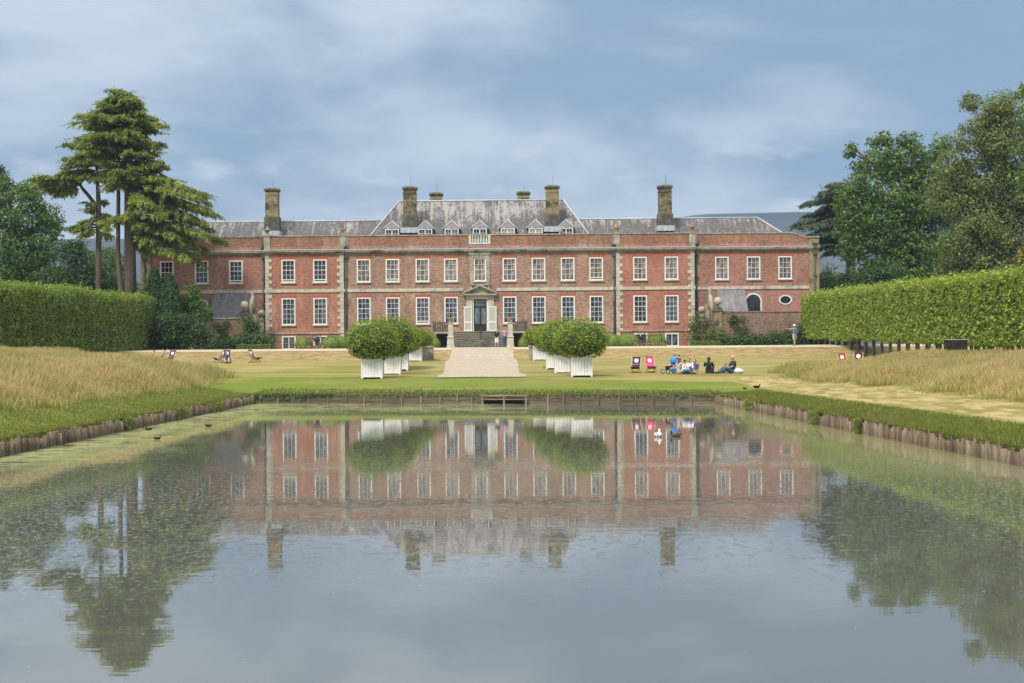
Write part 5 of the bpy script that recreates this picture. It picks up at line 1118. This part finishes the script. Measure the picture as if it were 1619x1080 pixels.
hb, hbl, hd_, hrd = cw('brown hair', (.07, .04, .025)), cw('blond hair', (.62, .50, .28)), cw('dark hair', (.025, .018, .015)), cw('auburn hair', (.16, .055, .03))
wh, blk, navy, jean, lilac, khaki = cw('white cotton', (.78, .77, .76)), cw('black cotton', (.02, .02, .024)), cw('navy cotton', (.03, .04, .075)), cw('denim', (.05, .10, .19)), cw('lilac check', (.52, .30, .42)), cw('khaki cotton', (.45, .38, .28))
stripe = pm('striped vest', (.72, .70, .70), (.12, .14, .25), 9, stretch=(6, .01, .01), bump=0); orange = cw('peach cotton', (.66, .38, .24)); blueck = cw('pale blue shirt', (.25, .36, .55)); purp = cw('purple cotton', (.10, .05, .22)); grn = cw('green cotton', (.10, .22, .12)); pinkc = cw('pink cotton', (.65, .12, .25)); straw = cw('straw hat', (.60, .47, .28))
def gp(px, D): X = (px - 809.5) * D / F; return (X, D, gz(X, D))
person(gp(785.5, 138.5), R(150), stand(arm='hold'), 'woman in straw hat, black top and white shorts by the entrance steps', blk, wh, hbl, leglen='short', scale=.86, hat=straw)
person(gp(798, 139), R(20), stand(arm='down', step=.05), 'man in lilac shirt and jeans standing by the right pedestal', lilac, jean, hb)
pr_ = person(gp(1256.5, 131.5), R(200), stand(arm='point', step=.1), 'man in pale blue shirt and shorts pointing, right of the garden wall', blueck, khaki, cw('white hair', (.7, .68, .64)), leglen='short', scale=.97, hat=wh)
mb = MB(); mb.box(-.15, .15, .13, .28, 1.02, 1.42); mb.build('rucksack', cw('grey blue canvas', (.12, .14, .22)), pr_)
PD = 93.0
person(gp(1073, PD - .5), R(120), sit(.5, -.02), 'picnicker with auburn hair and striped vest nearest the pushchair', stripe, khaki, hrd, sleeve='none', hairlong=True, scale=.98)
person(gp(1080.5, PD - .9), R(60), sit(.3, -.08, arm='knees'), 'picnicker in white shirt and jeans leaning forward, back to the pond', wh, jean, hd_, sleeve='long', scale=.88)
person(gp(1089, PD + .3), R(-20), sit(.45), 'picnicker in white and purple top facing the pond', wh, purp, hb, sleeve='long', scale=.95)
person(gp(1098.5, PD + .4), R(-35), sit(.5), 'child in purple and green sitting between two picnickers', purp, grn, hb, sleeve='long', scale=.88)
person(gp(1120.5, PD - .3), R(165), sit(.4, .02, arm='up'), 'long haired picnicker in black seen from behind', blk, navy, hd_, hairlong=True, sleeve='short', scale=1.02)
person(gp(1156.5, PD), R(-75), sit(.35, .10), 'blond picnicker in navy top and jeans at the right of the group', navy, jean, hbl, scale=1.12)
person(gp(1144, PD + .1), R(-80), sit(.3, .2, arm='back'), 'small child in pink top lying beside the blond picnicker', pinkc, purp, hb, scale=.62)
person(gp(357.5, 117.2), R(15), sit(.45, .08), 'person in dark purple top sitting by the left deckchairs', purp, khaki, hb, scale=.95)
mb = MB(); x0, y0, _ = gp(1112, PD - .2); vs = [[(x0 - 1.9 + i * .35, y0 - .9 + j * .3) for i in range(12)] for j in range(7)]
for j in range(6):
    for i in range(11): mb.quad(*[(q[0], q[1], gz(*q) + .02 + .01 * math.sin(q[0] * 9 + q[1] * 5)) for q in (vs[j][i], vs[j][i + 1], vs[j + 1][i + 1], vs[j + 1][i])], smooth=True)
tag(mb.build('picnic_blanket', cw('faded green blanket', (.28, .30, .16))), 'faded green picnic blanket under the group on the right lawn', 'blanket')
x0, y0, z0 = gp(1167, PD - .1); r = empty('bag', (x0, y0, z0), 0, 'white shopping bag lying right of the blond picnicker', 'bag'); mb = MB(); mb.ball((0, 0, .14), .3, .2, .15, 12, 8); mb.ball((.2, .05, .1), .16, .14, .11, 10, 6); remesh(mb, 'sack', wh, r, .025, 3)
mb = MB(); mb.path([(-.1, 0, .25), (-.05, 0, .34), (.06, 0, .34), (.1, 0, .24)], [.012] * 4, 6); mb.build('handle', wh, r)
x0, y0, z0 = gp(1101, PD - .9); r = empty('hamper', (x0, y0, z0), .2, 'small wicker hamper on the blanket among the picnickers', 'basket'); mb = MB(); mb.box(-.2, .2, -.13, .13, 0, .22); mb.build('basket', straw, r); mb = MB(); mb.box(-.21, .21, -.14, .14, .222, .25); mb.build('lid', straw, r); mb = MB(); mb.path([(-.1, -.15, .2), (-.05, -.19, .2), (.05, -.19, .2), (.1, -.15, .2)], [.012] * 4, 6); mb.build('handle', M['darkwood'], r)
# pushchair
x0, y0, z0 = gp(1061, PD + .2); r = empty('pushchair', (x0, y0, z0), R(-60), 'blue hooded pushchair with black handle left of the picnickers', 'pushchair'); bl = cw('bright blue fabric', (.05, .27, .75)); bkf = cw('black pushchair fabric', (.02, .022, .026)); alu = cw('pale metal tube', (.6, .62, .64))
mb = MB()
for s in (1, -1): mb.path([(s * .24, -.42, .12), (s * .24, .1, .5), (s * .24, .42, 1.02)], [.016] * 3, 6); mb.path([(s * .24, .38, .12), (s * .24, -.1, .55)], [.016] * 2, 6)
mb.tube((-.24, .42, 1.02), (.24, .42, 1.02), .016, n=6); mb.build('frame', alu, r)
mb = MB(); mb.tube((-.25, .44, 1.05), (.25, .44, 1.05), .03, n=8); mb.tube((-.25, .44, 1.05), (-.25, .3, 1.0), .022, n=6); mb.tube((.25, .44, 1.05), (.25, .3, 1.0), .022, n=6); mb.build('handle', bkf, r)
mb = MB(); mb.box(-.2, .2, -.25, .12, .38, .46); mb.quad((-.2, .1, .42), (.2, .1, .42), (.2, .3, .92), (-.2, .3, .92)); mb.quad((.2, .16, .42), (-.2, .16, .42), (-.2, .36, .92), (.2, .36, .92)); mb.box(-.2, .2, -.28, -.24, .2, .4); mb.build('seat', bkf, r)
mb = MB(); n = 8
for i in range(n):
    t, t2 = math.pi * (.05 + .62 * i / n), math.pi * (.05 + .62 * (i + 1) / n); f2 = lambda a, rr: (.22 + 0, .25 - rr * math.cos(math.pi - a) * .0 - rr * math.sin(a) * .9 + .02, .72 + rr * math.cos(a) * 1.0)
    a, b = f2(t, .21), f2(t2, .21); mb.quad((-.24, a[1], a[2]), (.24, a[1], a[2]), (.24, b[1], b[2]), (-.24, b[1], b[2]), smooth=True)
    for s in (1, -1): mb.quad((s * .24, .25, .72), (s * .24, a[1], a[2]), (s * .24, b[1], b[2]))
mb.build('hood', bl, r)
mb = MB(); mb.box(-.18, .18, -.1, .25, .14, .3); mb.build('basket', bl, r)
for (x, y) in ((-.26, -.42), (.26, -.42), (-.26, .38), (.26, .38)):
    mb = MB(); N_ = 16; rr, tr = .115, .022
    for i in range(N_):
        for k in range(6):
            P4 = []
            for (ii, kk) in ((i, k), (i + 1, k), (i + 1, k + 1), (i, k + 1)):
                a, b = 2 * math.pi * ii / N_, 2 * math.pi * kk / 6; q = rr + tr * math.cos(b); P4.append((tr * math.sin(b), q * math.cos(a), q * math.sin(a)))
            mb.quad(*P4, smooth=True)
    wl = mb.build('wheel', bkf, r, (x, y, .135)); mb = MB(); mb.tube((-.02, 0, 0), (.02, 0, 0), .085, n=12, smooth=False); mb.build('rim', alu, wl)

# ------------------------------------------------------------------ birds
def bird(px, D, rz, label, body, head, s=1.0, z=None, neck=-.05, bill=None, cat='duck', nm='duck'):
    X = (px - 809.5) * D / F; r = empty(nm, (X, D, (0 if z is None else z)), rz, label, cat, None, s); mb = MB()
    mb.ball((0, 0, .06), .13, .24, .10, 14, 8); cap(mb, (0, .18, .09), (0, .30, .13), .05, .015); cap(mb, (0, -.16, .1), (0, -.20, .22 + neck), .045, .032); mb.ball((0, -.22, .25 + neck), .04, .052, .042, 10, 8)
    if z is not None:
        for q in (-.05, .05): cap(mb, (q, .0, 0), (q, .0, -.16), .014, .008); cap(mb, (q, .0, -.16), (q, -.06, -.165), .01, .006)
        r.location.z += .165 * s
    remesh(mb, 'body', body, r, .014, 2)
    mb = MB(); mb.ball((0, -.222, .255 + neck), .043, .055, .045, 12, 8); cap(mb, (0, -.20, .235 + neck), (0, -.185, .17 + neck), .040, .046); mb.build('head', head, r)
    mb = MB(); mb.prism([(-.016, .235 + neck), (.016, .235 + neck), (.013, .255 + neck), (-.013, .255 + neck)], -.34, -.26); mb.build('bill', bill or cw('yellow bill', (.5, .33, .05)), r)
    for q in (1, -1): mb = MB(); mb.ball((q * .105, .06, .085), .03, .19, .07, 10, 6); mb.build('wing', body, r)
    return r
def wD(px, py): hh = 550 - (px - 809.5) * ROLL; return F * CAMH / (py - hh)
brn, tealh, blkf, whf = cw('brown feathers', (.13, .085, .06)), cw('dark green feathers', (.01, .05, .035)), cw('black feathers', (.012, .012, .015)), cw('white feathers', (.85, .84, .80))
bird(1040, wD(1040, 690.5), R(165), 'white duck swimming on the pond beside the mallard', whf, whf, .85, neck=-.02)
bird(1067, wD(1067, 690), R(-70), 'brown mallard with dark green head swimming right of the white duck', brn, tealh, .72)
bird(234, wD(234, 680), R(-80), 'black moorhen on the pond, leftmost of three by the left bank', blkf, blkf, .46, nm='moorhen', cat='moorhen')
bird(247.5, wD(247.5, 694.5), R(100), 'black moorhen on the pond, nearest of three by the left bank', blkf, blkf, .42, nm='moorhen', cat='moorhen')
bird(328.5, wD(328.5, 674.5), R(-60), 'black moorhen on the pond, rightmost of three by the left bank', blkf, blkf, .46, nm='moorhen', cat='moorhen')
X = (1196 - 809.5) * 79 / F; bird(1196, 79, R(60), 'black crow standing on the bank corner', blkf, blkf, .7, z=gz(X, 79) + .03, nm='crow', cat='crow')
X = (1177 - 809.5) * 80 / F; bird(1177, 80, R(-60), 'smaller black crow left of the other on the bank', blkf, blkf, .42, z=gz(X, 80) + .03, nm='crow', cat='crow')

# ------------------------------------------------------------------ pond edging
def log_bank(side, edge, Y0, Y1, label):
    r = empty('log_revetment', (edge(Y0), Y0, 0), 0, label, 'revetment'); rg = random.Random(4 + side); Y = Y0; logs = []
    while Y < Y1: logs.append(Y); Y += rg.uniform(.17, .25)
    def one(mb, Y, ox, oy):
        x = edge(Y) - side * .10; tilt = rg.uniform(-.07, .07); h_ = .39 + rg.uniform(-.09, .07) + .03 * math.sin(Y * 1.3); rr = rg.uniform(.05, .085)
        mb.path([(x - ox, Y - oy, -.5), (x - ox + rg.uniform(-.02, .02), Y - oy + tilt * .5, .1), (x - ox, Y - oy + tilt, h_)], [rr, rr, rr * rg.uniform(.85, 1)], 7)
    vis = [y for y in logs if y > 36]
    for y in vis[:100]: mb = MB(); one(mb, y, r.location.x, Y0); mb.build('log', M['log'], r)
    mb = MB()
    for y in [q for q in logs if q not in set(vis[:100])]: one(mb, y, r.location.x, Y0)
    tag(mb.build('logs', M['log'], r), kind='stuff')
    mb = MB(); yy = [Y0 + (Y1 - Y0) * i / 40 for i in range(41)]
    for a, b in zip(yy, yy[1:]): mb.quad((edge(a) - side * .02 - r.location.x, a - Y0, -.5), (edge(b) - side * .02 - r.location.x, b - Y0, -.5), (edge(b) - side * .02 - r.location.x, b - Y0, .28), (edge(a) - side * .02 - r.location.x, a - Y0, .28))
    mb.build('shade_backing', M['wood_dark'], r)  # very dark sheet paints the shade in the gaps between the logs
log_bank(-1, XL, 3.2, YFL - .1, 'row of leaning upright logs holding the left pond bank'); log_bank(1, XR, 3.2, YFR - .1, 'row of upright logs holding the right pond bank')
r = empty('board_revetment', (0, 0, 0), 0, 'low plank wall with posts holding the far pond bank', 'revetment')
dv = Vector((CR - CL, YFR - YFL, 0)).normalized(); nv = Vector((dv.y, -dv.x, 0)); Lf = math.hypot(CR - CL, YFR - YFL)
def fb(t, off, z): q = Vector((CL, YFL, 0)) + dv * t + nv * off; return (q.x, q.y, z)
mb = MB(); jx = [(765 - 809.5) * 82 / F, (833 - 809.5) * 82 / F]; ts = [(x - CL) / dv.x for x in jx]
for k in range(3):
    z0, z1 = -.5 + k * .32, -.5 + k * .32 + .308
    for a, b in ((0.0, Lf),): mb.quad(fb(a, .05, z0), fb(b, .05, z0), fb(b, .05, z1), fb(a, .05, z1)); mb.quad(fb(a, .05, z1), fb(b, .05, z1), fb(b, .0, z1), fb(a, .0, z1))
mb.build('boards', M['board'], r); rg = random.Random(12); t = .5
while t < Lf - .3:
    if not (ts[0] - .3 < t < ts[1] + .3):
        mb = MB(); mb.tube(fb(t, .1, -.5), fb(t, .1, .44 + rg.uniform(-.06, .05)), .04, .036, 6); mb.build('post', M['log'], r)
    t += rg.uniform(.75, 1.1)
r = empty('landing_frame', fb((ts[0] + ts[1]) / 2, 0, 0), 0, 'small timber landing frame with three posts on the far pond bank', 'landing stage'); o_ = Vector(r.location)
def lf(t, off, z): return tuple(Vector(fb(t, off, z)) - o_)
for t in (ts[0], (ts[0] + ts[1]) / 2, ts[1]): mb = MB(); mb.tube(lf(t, .32, -.5), lf(t, .32, .40), .05, n=8); mb.build('post', M['rail'], r)
for z, rr in ((.39, .045), (.22, .03)): mb = MB(); mb.tube(lf(ts[0] - .08, .36, z), lf(ts[1] + .08, .36, z), rr, n=6); mb.build('rail', M['rail'], r)
mb = MB(); a, b = ts; mb.quad(lf(a, .28, .16), lf(b, .28, .16), lf(b, .06, .16), lf(a, .06, .16)); mb.quad(lf(a, .075, -.4), lf(b, .075, -.4), lf(b, .075, .3), lf(a, .075, .3)); mb.build('deck', M['wood_dark'], r)

# ------------------------------------------------------------------ grasses (nobody could count them)
def blades(rng, X, Y, h_, wdt, name, mat_, label, lean=.25, droop=0.0, seed_heads=False, hmul=None):
    n = len(X); Z = np.array([gz(a, b) for a, b in zip(X, Y)]); ang = rng.uniform(0, 2 * math.pi, n); la = rng.uniform(0, 2 * math.pi, n); le = rng.uniform(.3, 1, n) * lean
    hh = h_ * rng.uniform(.5, 1.2, n) * (1 if hmul is None else hmul); ww = wdt * rng.uniform(.7, 1.4, n)
    px_, py_ = np.cos(ang) * ww / 2, np.sin(ang) * ww / 2; lx, ly = np.cos(la) * le * hh, np.sin(la) * le * hh
    z0 = Z - .03
    def pt(f, k, wm): return np.stack([X + lx * f * f + px_ * k * wm, Y + ly * f * f + py_ * k * wm, z0 + hh * (f - droop * f * f)], 1)
    V_ = np.stack([pt(0, -1, 1), pt(0, 1, 1), pt(.62, 1, .8), pt(1.0, .15, .8), pt(1.0, -.15, .8), pt(.62, -1, .8)], 1) if not seed_heads else np.stack([pt(0, -1, .6), pt(0, 1, .6), pt(.72, .8, .6), pt(.88, 1.3, 1), pt(1.0, 0, 1), pt(.72, -.8, .6)], 1)
    tt = np.tile(np.array([0, 0, .62, 1, 1, .62] if not seed_heads else [0, 0, .72, .88, 1, .72]), n)
    me_ = np_mesh(name, V_, 6, mat_, {'t': tt}); o = link(bpy.data.objects.new(name, me_)); tag(o, label, 'grass', kind='stuff'); return o
def scatter(rng, n, x0, x1, y0, y1, keep):
    X = rng.uniform(x0, x1, n); Y = rng.uniform(y0, y1, n); k = np.array([keep(a, b) for a, b in zip(X, Y)]); return X[k], Y[k]
rng = np.random.default_rng(77)
def wob(a): return .5 * math.sin(a * .7) + .35 * math.sin(a * 1.9 + 1) + .2 * math.sin(a * 4.3)
def mn(X, Y): return .5 + .25 * math.sin(X * .9 + 1.3 * math.sin(Y * .31)) + .25 * math.sin(Y * .53 + 1.7 * math.sin(X * .47 + 2))
def edge_d(X, Y, side):
    """distance inside the meadow margin"""
    if side < 0: dx = -15.6 + wob(Y) * .6 - X; df = 95.5 + wob(X * 1.3) * 1.5 - Y
    else: dx = X - (16.2 + wob(Y + 5) * .6 - max(0, (Y - 70)) * .07); df = 94.5 + wob(X * 1.3) * 1.5 - Y
    return min(dx, df)
def meadow(n, side, label):
    X = rng.uniform(-32, -15, n) if side < 0 else rng.uniform(12, 25, n); Y = rng.uniform(44, 97, n); e = np.array([edge_d(a, b, side) for a, b in zip(X, Y)]); m_ = np.array([mn(a, b) for a, b in zip(X, Y)])
    k = (e > 0) & (np.abs(X) < .311 * Y + 3) & (np.abs(X) < (31.5 if side < 0 else 24.6)) & (rng.random(n) < np.clip(e / 1.6, .12, 1) * (.55 + .45 * m_))
    e, m_ = e[k], m_[k]; hm = np.clip(.35 + e / 2.4, .35, 1) * (.62 + .55 * m_)
    blades(rng, X[k], Y[k], .80, .026, 'meadow_grass', M['meadow'], label, .45, 0, True, hm)
meadow(400000, -1, 'tall straw coloured meadow grass left of the pond'); meadow(360000, 1, 'tall straw coloured meadow grass right of the pond')
def bank_pts(n, lo, hi, side, y0=28):
    Y = rng.uniform(y0, YFL if side < 0 else YFR, n); dd = lo + (hi - lo) * rng.random(n) ** 1.5; X = (XL(Y) - dd) if side < 0 else (XR(Y) + dd); return X, Y
X, Y = bank_pts(52000, -.12, 3.0, -1); k = X > -.311 * Y - 2; blades(rng, X[k], Y[k], .10, .014, 'verge_grass', M['verge'], 'green mown verge grass along the left pond bank', .7)
X, Y = bank_pts(48000, -.16, 2.1, 1); k = X < .311 * Y + 2; blades(rng, X[k], Y[k], .13, .014, 'verge_grass', M['verge'], 'green rough verge grass along the right pond bank', .7)
t = rng.uniform(0, Lf, 9000); off = -.15 + rng.random(9000) ** 2 * 2.0; q = np.array([CL, YFL]) + t[:, None] * np.array([dv.x, dv.y]) - (off + .12)[:, None] * np.array([nv.x, nv.y])
blades(rng, q[:, 0], q[:, 1] + .06, .13, .035, 'verge_grass', M['verge'], 'green verge grass along the far pond bank', .7)
# tussocks hanging over the logs
for i, (side, Y, w_) in enumerate(((1, 57.5, .9), (1, 51.3, .35), (-1, 57, .5), (-1, 66, 1.6), (-1, 74, 2.2), (1, 70, 1.2))):
    n = 900; yy = Y + rng.normal(0, w_ * .4, n); off = rng.uniform(-.05, .32, n); e = XL(yy) if side < 0 else XR(yy); P = np.stack([e - side * off, yy, .55 - off * rng.uniform(.3, 1.7, n)], 1); P[:, 2] = np.maximum(P[:, 2], .02)
    o = put_leaves('grass_tussock', leaf_verts(rng, P, np.tile([-side * .6, -.5, .5], (n, 1)), .12, .3), M['verge']); tag(o, '%s tuft of long grass hanging over the %s log bank' % (('largest', 'narrow', 'nearest', 'middle', 'farthest', 'farthest')[i], ('right', 'left')[side < 0]), 'grass', kind='stuff')
# far bank weeds along the plank wall
n = 1500; t = np.concatenate([rng.uniform(0, 4.5, 600), rng.uniform(0, Lf, 900)]); off = rng.uniform(.05, .16, n); b2 = np.array([CL, YFL]) + t[:, None] * np.array([dv.x, dv.y]) + off[:, None] * np.array([nv.x, nv.y]); z = .50 - rng.random(n) ** 2 * np.where(t < 3, .34, .16)
o = put_leaves('bank_weeds', leaf_verts(rng, np.stack([b2[:, 0], b2[:, 1], z], 1), np.tile([0, -1., .4], (n, 1)), .11, .6), M['leaf_shrub']); tag(o, 'weeds trailing over the plank wall of the far bank', 'weeds', kind='stuff')
# dark storage box before the right lime row
x0, y0, z0 = gp(1511, 92); r = empty('storage_box', (23.6, 88.5, gz(23.6, 88.5)), R(4), 'dark timber box with a thin pale lid edge in front of the right lime row', 'box'); mb = MB()
r.location.x = (1511 - 809.5) * 88.5 / F; r.location.z = gz(r.location.x, 88.5); bh = 2.99 - r.location.z; mb.box(-.55, .55, -.3, .3, .05, bh)
for k in range(6): mb.box(-.53 + k * .18, -.37 + k * .18, -.315, -.29, .06, bh - .02)
mb.build('body', M['wood_dark'], r); mb = MB(); mb.box(-.6, .6, -.35, .35, bh, bh + .035); mb.build('lid', M['lead'], r)
# ------------------------------------------------------------------ haze
m, g = new_mat('haze air'); M['haze'] = m
vol = g.n('ShaderNodeVolumePrincipled', {'Color': (.48, .69, .97, 1), 'Density': .0002, 'Anisotropy': .0}); g.n('ShaderNodeOutputMaterial', {'Volume': vol.outputs[0]})
mb = MB(); mb.box(-2450, 2450, -620, 3100, -2.3, 430); hz = mb.build('haze', M['haze']); tag(hz, kind='stuff')
